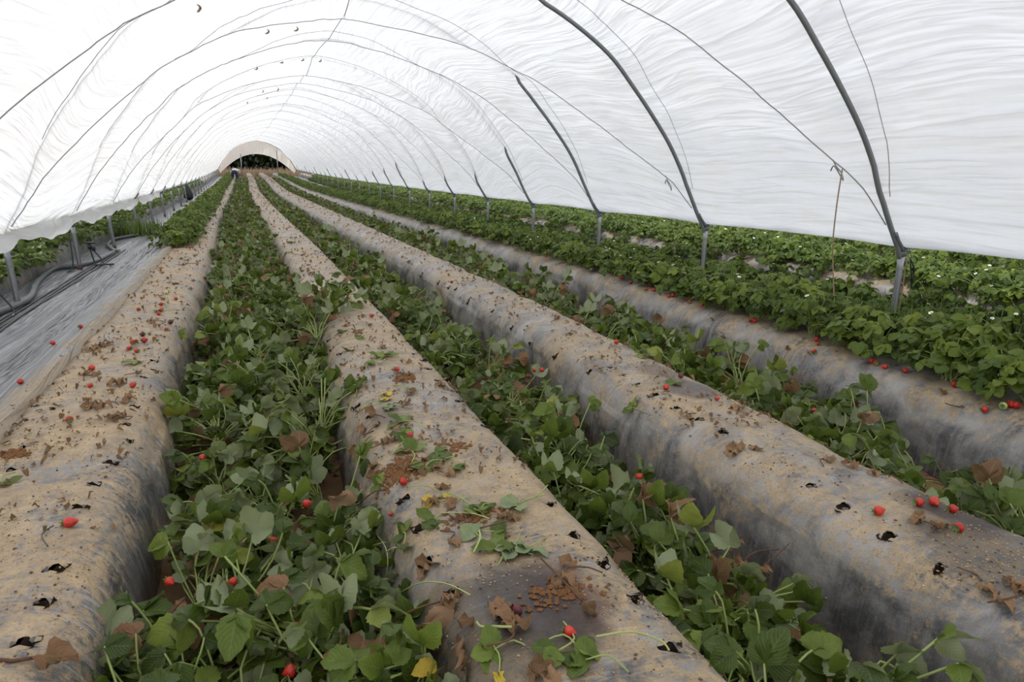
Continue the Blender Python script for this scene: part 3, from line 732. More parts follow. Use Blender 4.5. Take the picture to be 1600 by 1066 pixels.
def roots_mesh(lod):
    mb = MB()
    mb.add(*tube([(-.05, 0, .015), (-.02, .0, .025), (.012, 0, .03)], [.008, .016, .012], 6))
    for k in range(10 if lod == 0 else 0):
        a = U(-1, 1); P = smooth_path([(-.04, 0, .018), (-.07 - U(0, .03), a * .03, .015), (-.10 - U(0, .05), a * .06, .004)], 5); mb.add(*tube(P, .0016, 3, cap=False))
    return mb
def fruit_parts(root, nf, nflower):
    for k in range(nf):
        mb = MB(); az = U(0, 2 * PI); r = U(.14, .2); L = U(.026, .034)
        berry_geom(mb, L, L * .42, 0, (0, 0, 0), rot('X', U(.6, 1.5)), 9, 7)
        f = obj('fruit', mb.mesh('fruit', [m_berry if U(0, 1) < .62 else m_green_berry]), root); f.location = (math.cos(az) * r, math.sin(az) * r, U(.012, .03))
    for k in range(nflower):
        mb = MB(); flower_geom(mb, np.zeros(3), .014, rot('X', U(-.5, .5)) @ rot('Y', U(-.5, .5)))
        f = obj('flower', mb.mesh('flower', [m_petal, m_yolk]), root); az = U(0, 2 * PI); f.location = (math.cos(az) * U(.02, .12), math.sin(az) * U(.02, .12), U(.17, .24))
HID = []
def proto_standing(fruit, flower):
    r = thing('strawberry_plant', '', 'plant'); fo, st = standing_parts(0, int(rng.integers(24, 33)))
    obj('foliage', fo.mesh('foliage', [m_live, m_dead]), r); obj('stalks', st.mesh('stalks', [m_stalk]), r); fruit_parts(r, fruit, flower); return r
def proto_uprooted():
    r = thing('uprooted_strawberry_plant', '', 'plant'); fo, st = uprooted_parts(0, int(rng.integers(16, 25)))
    obj('foliage', fo.mesh('foliage', [m_leaf, m_dead]), r); obj('stalks', st.mesh('stalks', [m_stalk]), r); obj('roots', roots_mesh(0).mesh('roots', [m_root]), r); return r

# where the plants stand: (x, y, dz, row)
stand = []
y = 1.35
while y < 66:                      # planted bed at right, two lines
    L, R = bed_lr(3, y)
    for off, jit in ((.30, .04), (.56, .05)):
        stand.append((L + off + U(-jit, jit), y + U(-.05, .05), 0., 'bed4'))
    y += .165 if y < 14 else .25
for k, row in ((5, 'right1'), (6, 'right2'), (7, 'right3'), (8, 'right4')):
    y = 1.2 if k == 5 else 2.5
    while y < 62:
        L, R = bed_lr(k, y)
        for off in ((-.17, .0, .18, .40, .66) if k == 5 else (.04, .36, .68)): stand.append((L + off + U(-.06, .06), y + U(-.08, .08), 0., row))
        y += .22 if y < 18 else .34
y = 9.85
while y < 66:                      # plants left growing on the left edge of the first bed
    if not (31.5 < y < 33.2):
        L, R = bed_lr(0, y); stand.append((L + .10 + U(-.04, .05), y + U(-.05, .05), 0., 'bed1'))
        stand.append((L + .23 + U(-.04, .03), y + U(-.06, .06), 0., 'bed1'))
    y += .20 if y < 20 else .26
y = 6.0
while y < 46:
    L, R = bed_lr(4, y)
    for off in (.34, .60, .80): stand.append((L + off + U(-.06, .06), y + U(-.06, .06), 0., 'left1'))
    y += .22 if y < 16 else .32
lying = []
def furrow_fill(row, y0, y1, lanes, step, gaps=(), zmax=.12):
    y = y0
    while y < y1:
        if not any(a < y < b for a, b in gaps):
            k0 = {'furrow12': 0, 'furrow23': 1, 'furrow34': 2}[row]
            a = float(bed_lr(k0, y)[1]); b = float(bed_lr(k0 + 1, y)[0])
            for f in ((.22, .42, .6, .8, .95) if row == 'furrow12' and y < 2.0 else (.12, .34, .58) if row == 'furrow23' and y < 2.4 else lanes):
                if U(0, 1) < .08: continue
                lying.append((a + (b - a) * f + U(-.05, .05), y + U(-.06, .06), U(.0, zmax), row))
        y += step if y < 14 else step * 1.8
furrow_fill('furrow12', .75, 62, (.27, .55, .84), .15, zmax=.13)
furrow_fill('furrow23', .65, 62, (.22, .56), .135, zmax=.09)
furrow_fill('furrow34', 1.0, 62, (.14, .40, .66), .155, gaps=((3.25, 3.45), (5.1, 5.4)), zmax=.11)
x0, y0 = on_ground(520, 500)
for q in range(6): lying.append((.33 + U(-.05, .2), 4.75 + U(-.35, .35), .02, 'furrow12'))     # spilled on to the second bed
dist = lambda p: math.hypot(p[0], p[1])
def key(p):                          # how large a plant shows: its nearness, plants out of the frame last
    d = FW.dot([p[0], p[1], p[2] - 1.2]); r = RX.dot([p[0], p[1], p[2] - 1.2]) / max(d, .01)
    return dist(p) + (0 if -.85 < r < .85 else 100) + (6 if p[3].startswith('right') and p[3] != 'right1' else 0) + (3 if p[3] == 'left1' else 0)
stand.sort(key=key); lying.sort(key=key)
PLACE = {'bed4': ('leafy strawberry plant growing in the planted bed at right', 'plants growing in the bed at right'),
         'right1': ('green strawberry plant growing in the first row beyond the right posts', 'plants growing beyond the right posts'),
         'right2': ('green strawberry plant growing in the second row beyond the right posts', 'plants growing in the second row beyond the right posts'),
         'right3': ('green strawberry plant growing in the third row beyond the right posts', 'plants growing in the third row beyond the right posts'),
         'right4': ('green strawberry plant growing in the fourth row beyond the right posts', 'plants growing in the fourth row beyond the right posts'),
         'bed1': ('bright green strawberry plant left growing on the edge of the leftmost bed', 'plants left growing on the leftmost bed'),
         'left1': ('green strawberry plant growing on the bed beyond the left posts', 'plants growing beyond the left posts'),
         'furrow12': ('uprooted strawberry plant in the furrow right of the leftmost bed', 'uprooted plants in the furrow right of the leftmost bed'),
         'furrow23': ('uprooted strawberry plant in the furrow between second and third beds', 'uprooted plants in the furrow between the second and third beds'),
         'furrow34': ('uprooted strawberry plant in the furrow before the planted bed', 'uprooted plants in the furrow before the planted bed')}
ZONE = (2.2, 4.0, 7.0)
ZNAME = ('nearest stretch', 'second stretch', 'third stretch', 'far stretch')
def zone(y): return sum(y > z for z in ZONE)
def set_plant_tags(o, row, y):
    lab, grp = PLACE[row]; z = ZNAME[zone(y)]
    tag(o, lab + ', ' + z, 'plant', grp + ', ' + z)
def place_plants(items, protos, limit, up):
    first = set()
    for j, (x, y, dz, row) in enumerate(items[:limit]):
        q = int(rng.integers(len(protos)))
        if q in first: o = dup(protos[q])
        else: o = protos[q]; first.add(q)
        o.location = W(x, y, float(ground_h(x, y)) + dz - (.004 if up else 0))
        o.rotation_euler = (0, 0, U(0, 2 * PI)) if up else (U(-.25, .25), U(-.3, .2), U(0, 2 * PI))
        s = U(.88, 1.15); o.scale = (s, s, s * U(.85, 1.1))
        set_plant_tags(o, row, y)
    for q in range(len(protos)):
        if q not in first:
            for ch in list(protos[q].children): bpy.data.objects.remove(ch)
            bpy.data.objects.remove(protos[q])
place_plants(stand, [proto_standing(f, g) for f, g in ((0, 1), (1, 0), (2, 1), (0, 2), (1, 1), (0, 0), (3, 0), (1, 2), (0, 1), (0, 0))], 300, True)
place_plants(lying, [proto_uprooted() for q in range(16)], 300, False)
def mass(items, parts, name, label, cat, mats):
    var = [parts() for q in range(8)]
    out = MB()
    for (x, y, dz, row) in items:
        fo, st = var[int(rng.integers(8))]; a = U(0, 2 * PI); s = U(.95, 1.25)
        Rz = rot('Z', a) * s; b = np.array(W(x, y, float(ground_h(x, y)) + dz))
        for src, mo in ((fo, None), (st, 2)):
            V = np.concatenate(src.V) @ Rz.T + b; F = np.concatenate(src.F); A = np.concatenate(src.A).copy()
            A[:, 2] = np.clip(A[:, 2] + U(-.06, .16), 0, 1)
            if mo is not None: out.add(V, F, A, 2)
            else: out.add(V, F, A, 0); out.M[-1] = np.concatenate(src.M)
    tag(obj(name, out.mesh(name, mats)), label, cat, kind='stuff')
mass(stand[300:], lambda: standing_parts(1, 18, 1.0), 'distant_strawberry_plants', 'mass of green strawberry plants further along the planted rows', 'plants', [m_live, m_dead, m_stalk])
mass(lying[300:], lambda: uprooted_parts(1, 14), 'distant_uprooted_plants', 'mass of wilting uprooted plants further along the furrows', 'plants', [m_leaf, m_dead, m_stalk])

# ------------------------------------------------------------------ fallen strawberries
SURF = ['leftmost bed', 'second bed from the left', 'third bed from the left', 'planted bed at right']
def where(x, y):
    for k in range(4):
        L, R = bed_lr(k, y)
        if L < x < R and (k != 0 or x > L + .1): return 'bed%d' % k
    if x < 0 and x < float(bed_lr(0, y)[0]) + .1: return 'sheet'
    return 'furrow12' if x < .6 else 'furrow23' if x < 1.7 else 'furrow34' if x < 3.2 else 'right'
WHERE_TXT = {'bed0': 'on the leftmost bed', 'bed1': 'on the second bed', 'bed2': 'on the third bed', 'bed3': 'on the planted bed at right', 'sheet': 'on the flat film by the left posts',
             'furrow12': 'among the plants right of the leftmost bed', 'furrow23': 'among the plants left of the third bed', 'furrow34': 'among the plants before the planted bed', 'right': 'beyond the planted bed'}
berries = [  # photograph spot, kind, size factor
 (113, 822, 'long', 1.1), (33, 598, 'r', 1), (84, 536, 'r', 1), (127, 510, 'r', 1), (109, 657, 'r', 1), (140, 603, 'r', .8), (145, 576, 'r', 1.1), (207, 603, 'r', 1), (201, 544, 'r', .9),
 (213, 548, 'long', .9), (207, 535, 'r', 1.1), (212, 533, 'r', .9), (227, 532, 'r', 1.2), (241, 528, 'r', .8), (222, 523, 'rot', 1.1), (260, 514, 'long', .9), (266, 504, 'rot', 1.1), (249, 490, 'r', 1), (253, 484, 'r', 1.1),
 (251, 475, 'r', 1), (216, 483, 'r', 1), (276, 466, 'r', 1), (260, 457, 'green', 1.2), (320, 433, 'r', 1.1), (297, 385, 'r', 1.2), (276, 384, 'r', 1.1),
 (641, 684, 'r', 1.15), (631, 755, 'r', .95), (621, 578, 'r', .9), (808, 958, 'rot', 1), (891, 996, 'r', .95), (610, 806, 'r', .5), (580, 493, 'r', 1), (569, 460, 'r', 1), (705, 440, 'r', 1), (442, 440, 'r', 1.1),
 (1499, 827, 'r', 1), (1474, 780, 'r', 1.05), (1460, 788, 'long', 1.05), (1437, 788, 'r', 1), (1490, 798, 'r', .95), (1374, 802, 'r', 1.1), (1199, 631, 'r', 1.05), (1064, 588, 'rot', 1), (1041, 607, 'r', 1), (962, 535, 'r', 1), (1023, 557, 'r', 1), (1121, 623, 'r', .7),
 (1361, 566, 'r', 1), (1368, 569, 'r', 1), (1381, 574, 'r', 1.1), (1415, 581, 'r', 1), (1441, 571, 'r', 1.1), (1489, 602, 'r', 1.1), (1539, 642, 'r', 1.1), (1567, 637, 'green', 1.2), (1579, 635, 'r', 1.2), (1588, 636, 'r', 1.2),
 (1178, 502, 'r', 1.3), (1172, 500, 'r', 1.1), (1343, 553, 'r', 1.2), (1275, 531, 'r', 1.2), (1077, 472, 'r', 1.2), (1052, 462, 'r', 1.1), (1044, 463, 'r', 1.1), (1021, 453, 'r', 1.1), (1009, 452, 'r', 1.1), (986, 441, 'r', 1.1), (972, 434, 'r', 1.1), (891, 483, 'r', 1)]
in_heap = [(481, 793), (429, 851), (521, 950), (267, 916), (363, 916), (317, 720), (452, 1058), (469, 980), (586, 1027), (387, 468), (397, 511), (345, 524), (440, 561), (362, 486), (836, 582), (848, 582), (1044, 779), (998, 750), (1022, 775), (1272, 646), (1268, 580), (1274, 575), (448, 562), (412, 560)]
bm_r, bm_l = MB(), MB()
berry_geom(bm_r, .034, .0165, 0, n=14, m=11, pt=1); berry_geom(bm_l, .046, .0165, 0, n=14, m=11, pt=1)
me_r = bm_r.mesh('strawberry', [m_berry]); me_l = bm_l.mesh('strawberry', [m_berry])
me_rot = me_r.copy(); me_rot.materials.clear(); me_rot.materials.append(m_rotten)
me_grn = me_r.copy(); me_grn.materials.clear(); me_grn.materials.append(m_green_berry)
cx = MB()
for k in range(7):
    V, F, A = leaflet(.014, .0035, .3, -.5, 3, 3, .5); V = V @ rot('Z', k * 2 * PI / 7).T; cx.add(V, F, A)
cx.add(*tube([(0, 0, 0), (.002, .001, .012)], .0012, 4))
me_cal = cx.mesh('calyx', [m_calyx])
blist = []
for (u, v, kind, s) in berries:
    x, y = on_ground(u, v + 3); blist.append((x, y, kind, s * .84, where(x, y), 0.))
for (u, v) in in_heap:               # showing between the heaped leaves
    d = view_dir(u, v); z = .22; t = (z - CAMH) / d[2]; x, y = d[0] * t, d[1] * t
    w = where(x, y); w = w if w.startswith('furrow') else ('furrow12' if x < .6 else 'furrow23' if x < 1.7 else 'furrow34')
    blist.append((x, y, 'r', U(.7, .95), w, max(.0, .22 - float(ground_h(x, y)))))
blist.sort(key=lambda b: b[1])
rank = {}
first = {}
SPECIAL = {(113, 822): 'long pointed red strawberry lying alone on the leftmost bed above the torn holes'}
for (x, y, kind, s, w, dz) in blist:
    kw = {'r': 'red', 'long': 'red', 'rot': 'dark rotten', 'green': 'pale unripe'}[kind]
    rk = rank.get((w, kw), 0); rank[(w, kw)] = rk + 1
    o = obj('strawberry', {'r': me_r, 'long': me_l, 'rot': me_rot, 'green': me_grn}[kind])
    o.rotation_euler = (U(1.2, 1.8), U(0, 6), U(0, 6)); o.scale = (s, s, s)
    o.location = W(x, y, float(ground_h(x, y)) + dz + .0145 * s)
    if y < 9 and (kind != 'long') :
        c = obj('calyx', me_cal, o); c.location = (0, 0, .0165)
    elif kind == 'long':
        c = obj('calyx', me_cal, o); c.location = (0, 0, .022)
    lab = '%s strawberry lying %s, %s' % (kw, WHERE_TXT[w], near_words(rk))
    tag(o, lab, 'strawberry', 'fallen strawberries')

# ------------------------------------------------------------------ loose leaves and dead leaves on the film
def leaf_obj(name, kinds, size, curl, n=3, stalk=True):
    r = thing(name, '', 'leaf'); fo = MB(); base = np.zeros(3)
    rows, cols = (10, 7)
    for k in range(n):
        a = (0, 1.25, -1.25)[k] + U(-.25, .25); V, F, A = leaflet(size * U(.9, 1.1), size * U(.40, .48), U(-.1, .5), U(-.2, .3), rows, cols, U(.2, .9), size * curl)
        if curl > .11: V[:, 2] += size * curl * .55 * np.sin(V[:, 0] / size * U(7, 11) + k) * np.sin(V[:, 1] / size * U(6, 10)); V[:, 0] *= 1 - .3 * np.sin(V[:, 1] / size * 5) ** 2
        V = V @ rot('Y', U(-.3, .3)).T @ rot('X', U(-.05, .35)).T; V = V @ rot('Z', a).T; V[:, 2] -= min(0, V[:, 2].min() * .6); fo.add(V, F, A)
    obj('blade', fo.mesh('blade', [kinds]), r)
    if stalk:
        st = MB(); ln = U(.06, .14); st.add(*tube(smooth_path([(0, 0, .006), (U(-.02, .02), -ln * .5, .012), (U(-.05, .05), -ln, .004)], 7), .0022, 5)); obj('stalk', st.mesh('stalk', [m_stalk if kinds is not m_dead else m_root]), r)
    return r
dead_px = [(60, 1035), (529, 592), (568, 580), (676, 566), (694, 604), (710, 610), (640, 620), (627, 634), (558, 648), (587, 652), (571, 676), (588, 670), (606, 695), (661, 724), (686, 728), (580, 740), (593, 743), (622, 739), (694, 744), (526, 741), (542, 723), (566, 705),
 (603, 772), (671, 786), (707, 798), (687, 766), (797, 818), (778, 815), (704, 847), (881, 908), (901, 891), (671, 887), (806, 994), (742, 978), (772, 966), (713, 1024), (684, 1024), (679, 991), (659, 1052), (830, 1055), (864, 1052),
 (131, 588), (145, 590), (143, 548), (162, 541), (135, 628), (144, 638), (161, 636), (195, 626), (174, 653), (195, 654), (214, 585), (189, 604), (300, 440), (285, 405), (240, 505), (270, 445), (290, 415), (305, 400), (255, 470),
 (1177, 706), (1153, 711), (1293, 724), (1336, 731), (1374, 746), (1152, 645), (1130, 605), (1442, 819), (1457, 823), (1528, 917), (1588, 935), (1580, 913), (1554, 937), (1595, 926), (1074, 650), (930, 520), (900, 508), (870, 500), (1472, 612), (1500, 640), (1230, 545), (1260, 555), (1110, 500),
 (470, 400), (480, 415), (455, 395), (490, 430), (500, 445), (470, 440), (510, 455), (560, 520), (545, 510), (460, 372), (600, 545), (660, 430), (700, 450), (740, 470), (640, 410), (600, 395)]
green_px = [(556, 609), (582, 571), (543, 548), (595, 560), (603, 556), (628, 662), (628, 678), (632, 693), (642, 707), (681, 711), (694, 721), (663, 734), (710, 736), (595, 761), (742, 801), (751, 798), (632, 835), (632, 865), (774, 835), (775, 862), (678, 816), (610, 914), (586, 923), (772, 1021), (872, 1024), (915, 1040), (904, 1021), (671, 994),
 (10, 755), (206, 568), (281, 525), (1007, 559), (290, 407), (560, 530), (470, 425), (480, 450), (500, 470), (445, 400), (530, 520), (520, 470), (455, 380), (990, 640), (1055, 600)]
pale_px = [(637, 610), (809, 792), (742, 838), (800, 865), (827, 862), (251, 488), (605, 640)]
yellow_px = [(599, 629), (605, 617), (778, 1058), (676, 787), (690, 775)]
def scatter_leaves(pxs, protos, name, word, cat, grp, sc=1., lift=.002):
    L = sorted([(*on_ground(u, v), (u, v)) for u, v in pxs], key=lambda q: q[1]); rk = {}; used = set()
    for (x, y, p) in L:
        q = int(rng.integers(len(protos)))
        if q in used: o = dup(protos[q])
        else: o = protos[q]; used.add(q)
        w = where(x, y); r = rk.get(w, 0); rk[w] = r + 1
        o.location = W(x, y, float(ground_h(x, y)) + lift)
        e = .01; gxs = (float(ground_h(x + e, y)) - float(ground_h(x - e, y))) / (2 * e)
        o.rotation_euler = (U(-.12, .12), -math.atan(max(-1.2, min(1.2, gxs))) + U(-.1, .1), U(0, 2 * PI))
        s = sc * U(.8, 1.15) * (1.9 if p in ((60, 1035), (713, 1024)) else 1); o.scale = (s, s, s)
        tag(o, '%s lying %s, %s' % (word, WHERE_TXT[w], near_words(r)), cat, grp)
    for q in range(len(protos)):
        if q not in used:
            for ch in list(protos[q].children): bpy.data.objects.remove(ch)
            bpy.data.objects.remove(protos[q])
scatter_leaves(dead_px, [leaf_obj('dead_leaf', m_dead, U(.036, .052), U(.16, .30), n=int(rng.integers(1, 4)), stalk=k % 2 == 0) for k in range(9)], 'dead_leaf', 'curled brown dead leaf', 'dead leaf', 'dead leaves on the beds')
scatter_leaves(green_px, [leaf_obj('loose_leaf', m_leaf, U(.05, .068), U(.0, .08)) for k in range(7)], 'loose_leaf', 'loose dark green leaf', 'leaf', 'loose green leaves on the beds')
scatter_leaves(pale_px, [leaf_obj('loose_leaf', m_pale, U(.05, .065), U(.0, .08)) for k in range(3)], 'loose_leaf', 'pale leaf showing its underside', 'leaf', 'pale leaves on the beds')
scatter_leaves(yellow_px, [leaf_obj('yellow_leaf', m_yellow, U(.03, .045), U(.0, .1), n=1 + k) for k in range(2)], 'yellow_leaf', 'small yellow leaf', 'leaf', 'yellow leaves on the beds')
# dead leaves lying in the heaps and the big brown ones at the front
heap_dead = [(700, 1030), (520, 975), (530, 1010), (540, 1035), (300, 1030), (250, 1010), (280, 1000), (330, 985), (290, 955), (455, 945), (270, 860), (500, 1050), (405, 690), (460, 720), (830, 600), (820, 590), (865, 620), (1140, 860), (1160, 880), (1190, 890), (945, 480), (1130, 540), (1235, 600), (1225, 585), (430, 690), (445, 700), (700, 1045), (620, 1040), (905, 1058), (330, 575), (350, 590)]
L_ = []
for (u, v) in heap_dead:
    d = view_dir(u, v); t = (.19 - CAMH) / d[2]; L_.append((d[0] * t, d[1] * t))
L_.sort(key=lambda q: q[1]); pr = [leaf_obj('dead_leaf', m_dead, U(.032, .046), U(.16, .30), n=1 + k % 3) for k in range(5)]; rk = {}
for j, (x, y) in enumerate(L_):
    o = pr[j] if j < 5 else dup(pr[j % 5]); w = 'furrow12' if x < .6 else 'furrow23' if x < 1.7 else 'furrow34'; r = rk.get(w, 0); rk[w] = r + 1
    o.location = W(x, y, max(.19, float(ground_h(x, y)) + .01)); o.rotation_euler = (U(-.6, .6), U(-.6, .6), U(0, 6)); s = U(.8, 1.25); o.scale = (s, s, s)
    tag(o, 'crumpled tan leaf caught %s, %s' % (WHERE_TXT[w], near_words(r)), 'dead leaf', 'dead leaves caught in the heaps')

# ------------------------------------------------------------------ loose soil and grains
OCT = np.array([[1, 0, 0], [-1, 0, 0], [0, 1, 0], [0, -1, 0], [0, 0, 1], [0, 0, -1]], float); OF = np.array([[0, 2, 4], [2, 1, 4], [1, 3, 4], [3, 0, 4], [2, 0, 5], [1, 2, 5], [3, 1, 5], [0, 3, 5]])
def grains(pts, size, name, label, cat, mat):
    mb = MB(); V = []; F = []
    for j, (x, y) in enumerate(pts):
        s = size() * np.array([U(.7, 1.3), U(.7, 1.3), U(.5, .9)]); V.append(OCT * s @ rot('Z', U(0, 6)).T + np.array(W(x, y, float(ground_h(x, y)) + s[2] * .4))); F.append(OF + 6 * j)
    F = np.concatenate(F); mb.add(np.concatenate(V), np.concatenate([F, np.full((len(F), 1), -9)], 1)); return tag(obj(name, mb.mesh(name, [mat], smooth=False)), label, cat, kind='stuff')
def on_bed(k, y0, y1, n, cl=0):
    out = []
    while len(out) < n:
        y = y0 * (y1 / y0) ** U(0, 1); L, R = bed_lr(k, y); x = L + (R - L) * U(.10, .9)
        if wob(x, y, 4., k * 3) + .4 * wob(x, y, 11., k) > U(-.5, .7): out.append((float(x), float(y)))
    return out
grains(on_bed(0, 1.2, 7, 2600) + on_bed(1, .8, 6, 2000) + on_bed(2, .9, 6, 1900), lambda: U(.0010, .0038), 'soil_crumbs', 'scattered tan grains of soil over the beds', 'soil crumbs', m_grain)
grains(on_bed(0, 1.2, 8, 900) + on_bed(1, .8, 7, 600) + on_bed(2, .9, 7, 500), lambda: U(.0012, .0048), 'dark_crumbs', 'scattered dark brown crumbs over the beds', 'soil crumbs', m_dark_crumb)
grains(on_bed(0, 1.2, 5, 120) + on_bed(1, .8, 4, 90) + on_bed(2, .9, 4, 160), lambda: U(.0008, .0019), 'fertiliser_grains', 'scattered white grains over the beds', 'grains', m_white_grain)
lit = MB(); cnt = 0
while cnt < 3900:
    k = int(rng.integers(3)); y = 2.0 * (62 / 2.0) ** U(0, 1); L, R = bed_lr(k, y); x = float(L + (R - L) * (U(.1, .9) if k else U(.2, .9)))
    if wob(x, y, 2.1, k + 2.) + .5 * wob(x, y, 5., k) < U(-.9, .55): continue
    sz = U(.005, .026) * (1 + y / 26); V, F, A = leaflet(sz, sz * U(.2, .5), U(-.5, .9), U(-.6, .9), 3, 3, U(0, .8)); V[:, 2] += sz * .25 * np.sin(V[:, 1] / sz * 5)
    V = V @ rot('Y', U(-.6, .6)).T @ rot('X', U(-.3, .5)).T @ rot('Z', U(0, 6.3)).T; lit.add(V + np.array(W(x, y, float(ground_h(x, y)) + .003 - min(0, V[:, 2].min()) * .7)), F, A); cnt += 1
tag(obj('leaf_litter', lit.mesh('leaf_litter', [m_dead])), 'brown crumbled leaf litter strewn along the three left beds', 'leaf litter', kind='stuff')
def pile(u, v, rx, ry, n, label):
    x0, y0 = on_ground(u, v); p = []
    for q in range(n):
        r = rng.normal(0, .45, 2); p.append((x0 + r[0] * rx, y0 + r[1] * ry))
    grains(p, lambda: U(.003, .010), 'loose_soil', label, 'soil', m_clod)
pile(628, 736, .075, .10, 420, 'small heap of reddish crumbly soil on the second bed, beside two red strawberries')
pile(632, 592, .05, .06, 200, 'small reddish crumb heap of soil further up the second bed')
pile(713, 700, .07, .08, 60, 'sprinkle of soil clods right of the red strawberry on the second bed')
pile(912, 800, .03, .03, 40, 'little lump of brown soil at the right edge of the second bed')
pile(740, 810, .09, .05, 130, 'orange soil crumbs under pale leaves on the second bed')
pile(870, 930, .09, .06, 130, 'orange crumbs in the dark juice stain on the second bed')
pile(25, 710, .05, .04, 120, 'reddish soil crumbs at the left edge of the leftmost bed')
# loose twigs / runners on the film
def strand(name, pts, r, mat, label, cat, lift=.01, group=None, n=40):
    P = np.array([np.array(spot(*on_ground(u, v), lift + dz)) for u, v, dz in pts]); P = smooth_path(P, n)
    mb = MB(); mb.add(*tube(P, r, 6)); return tag(obj(name, mb.mesh(name, [mat])), label, cat, group)
strand('runner', [(570, 985, .02), (640, 945, .03), (690, 938, .03), (735, 945, .01)], .0018, m_runner, 'pale green runner reaching on to the second bed near the front', 'runner')
strand('runner', [(568, 843, .04), (600, 880, .05), (607, 905, .03), (600, 930, .01)], .0018, m_runner, 'curved pale stalk at the left edge of the second bed', 'runner')
strand('runner', [(690, 812, .01), (735, 814, .012), (765, 822, .006)], .0018, m_runner, 'straight green stalk lying between pale leaves on the second bed', 'runner')
strand('runner', [(820, 792, .01), (850, 783, .01)], .002, m_runner, 'short stalk pointing to a torn hole on the second bed', 'runner', n=12)
strand('runner', [(740, 875, .01), (750, 860, .02), (749, 846, .02)], .0026, m_runner, 'short bent pale stalk on the second bed', 'runner', n=14)
strand('runner', [(85, 830, .004), (67, 846, .006), (76, 862, .004)], .002, m_black, 'thin dark curl of stalk beside the long strawberry on the leftmost bed', 'runner', n=16)
strand('runner', [(800, 993, .01), (770, 993, .01), (752, 992, .01), (745, 985, .006)], .003, m_runner, 'yellowish stalk joined to a brown leaf near the front of the second bed', 'runner', n=16)
strand('runner', [(930, 1035, .05), (985, 1030, .05), (1030, 1024, .02), (1045, 1030, .01)], .0022, m_runner, 'thin pale runner at the very front of the second bed', 'runner', n=24)

# ------------------------------------------------------------------ irrigation gear at left
strand('irrigation_hose', [(-20, 500, .01), (0, 494, .012), (29, 482, .014), (49, 469, .014), (58, 448, .014), (72, 433, .014), (90, 423, .014), (126, 419, .014), (153, 411, .014), (178, 398, .014)], .034, m_hose, 'thick dark irrigation hose snaking past the left posts', 'hose', .02, n=90)
strand('irrigation_hose', [(182, 396, .01), (170, 388, .012), (170, 383, .012), (178, 377, .012), (190, 374, .012), (215, 369, .0)], .030, m_hose, 'second length of dark hose curling behind the third left post', 'hose', .02, n=50)
for k, (a, b, c, d) in enumerate((((-20, 527), (38, 490), (124, 433), (188, 393)), ((-20, 520), (36, 485), (122, 430), (187, 391)), ((-20, 535), (44, 488), (128, 436), (196, 391)), ((-20, 515), (60, 467), (120, 436), (180, 394)))):
    strand('drip_line', [(*a, 0), (*b, 0), (*c, 0), (*d, 0)], .009, m_black, ['black drip line on the flat film, outermost but one of the bundle', 'black drip line on the flat film, middle of the bundle', 'black drip line on the flat film, nearest the beds', 'thin grey drip line arching away from the bundle by the hose'][k], 'drip line', .012, 'drip lines by the left posts', 50)
x, y = on_ground(150, 415)
t = thing('valve_riser', 'small black valve riser with looped tubes beside the second left post', 'valve', spot(x, y))
mb = MB()
mb.add(*tube(smooth_path([(0, 0, .0), (-.03, .02, .12), (-.05, .03, .26)], 10), .011, 6)); mb.add(*tube(smooth_path([(.12, -.1, .01), (.08, -.05, .1), (-.01, .0, .22)], 10), .011, 6)); obj('riser_tube', mb.mesh('riser_tube', [m_black]), t)
mb = MB(); mb.add(*tube([(-.05, .03, .22), (-.05, .03, .30)], .022, 8)); mb.add(*tube([(-.0, .0, .2), (-.0, .0, .28)], .022, 8)); mb.add(*box(-.03, .015, .31, .11, .03, .022)); vb = obj('valve_body', mb.mesh('valve_body', [m_black]), t)
mb = MB(); mb.add(*box(-.03, .015, .345, .05, .012, .012)); mb.add(*box(-.03, .015, .375, .012, .012, .06)); mb.add(*box(-.055, .015, .39, .05, .012, .012)); obj('valve_handle', mb.mesh('valve_handle', [m_black]), vb)
mb = MB(); mb.add(*tube(smooth_path([(.02, -.02, .015), (.16, -.09, .02), (.24, -.16, .03), (.12, -.18, .03), (0, -.08, .02)], 30), .012, 6)); obj('loop_tube', mb.mesh('loop_tube', [m_black]), t)
def hang(name, pts, r, mat, label, cat):
    P = smooth_path(np.array(pts), 30); mb = MB(); mb.add(*tube(P, r, 5)); return tag(obj(name, mb.mesh(name, [mat])), label, cat)
b1 = W(-2.2, 10.35, 0); hang('thin_tube', [(b1.x, b1.y, .55), (b1.x + .01, b1.y - .02, .3), (b1.x + .0, b1.y - .05, .1), (b1.x - .06, b1.y - .1, .05), (b1.x + .05, b1.y - .05, .05)], .009, m_black, 'thin dark tube hanging beside the second left post', 'tube')
b1 = W(-2.2, 7.35, 0); hang('thin_tube', [(b1.x - .05, b1.y - .1, .62), (b1.x + .0, b1.y - .05, .35), (b1.x + .12, b1.y - .05, .12), (b1.x + .13, b1.y - .1, .05), (b1.x + .05, b1.y - .1, .045)], .009, m_black, 'thin dark tube dropping beside the nearest left post', 'tube')
q = np.array(film_point(ARC - .74, float(rope_index(ARC - .74, 0)), -.02)).astype(float); hang('hanging_twine', [tuple(q), tuple(q + [-.015, .0, -.3]), tuple(q + [.0, .01, -.62]), tuple(q + [.05, .03, -.8]), (q[0] + .1, q[1] + .0, .16)], .006, m_twine, 'tan twine hanging from the cover to the plants left of the nearest right post', 'twine')
pb = W(5.13, 4.226, 0); hang('hanging_strap', [(pb.x + .03, pb.y - .01, .66), (pb.x + .05, pb.y, .5), (pb.x + .05, pb.y, .3), (pb.x + .03, pb.y, .1)], .006, m_twine, 'tan twine hanging straight down beside the nearest right post', 'twine')
mb = MB()
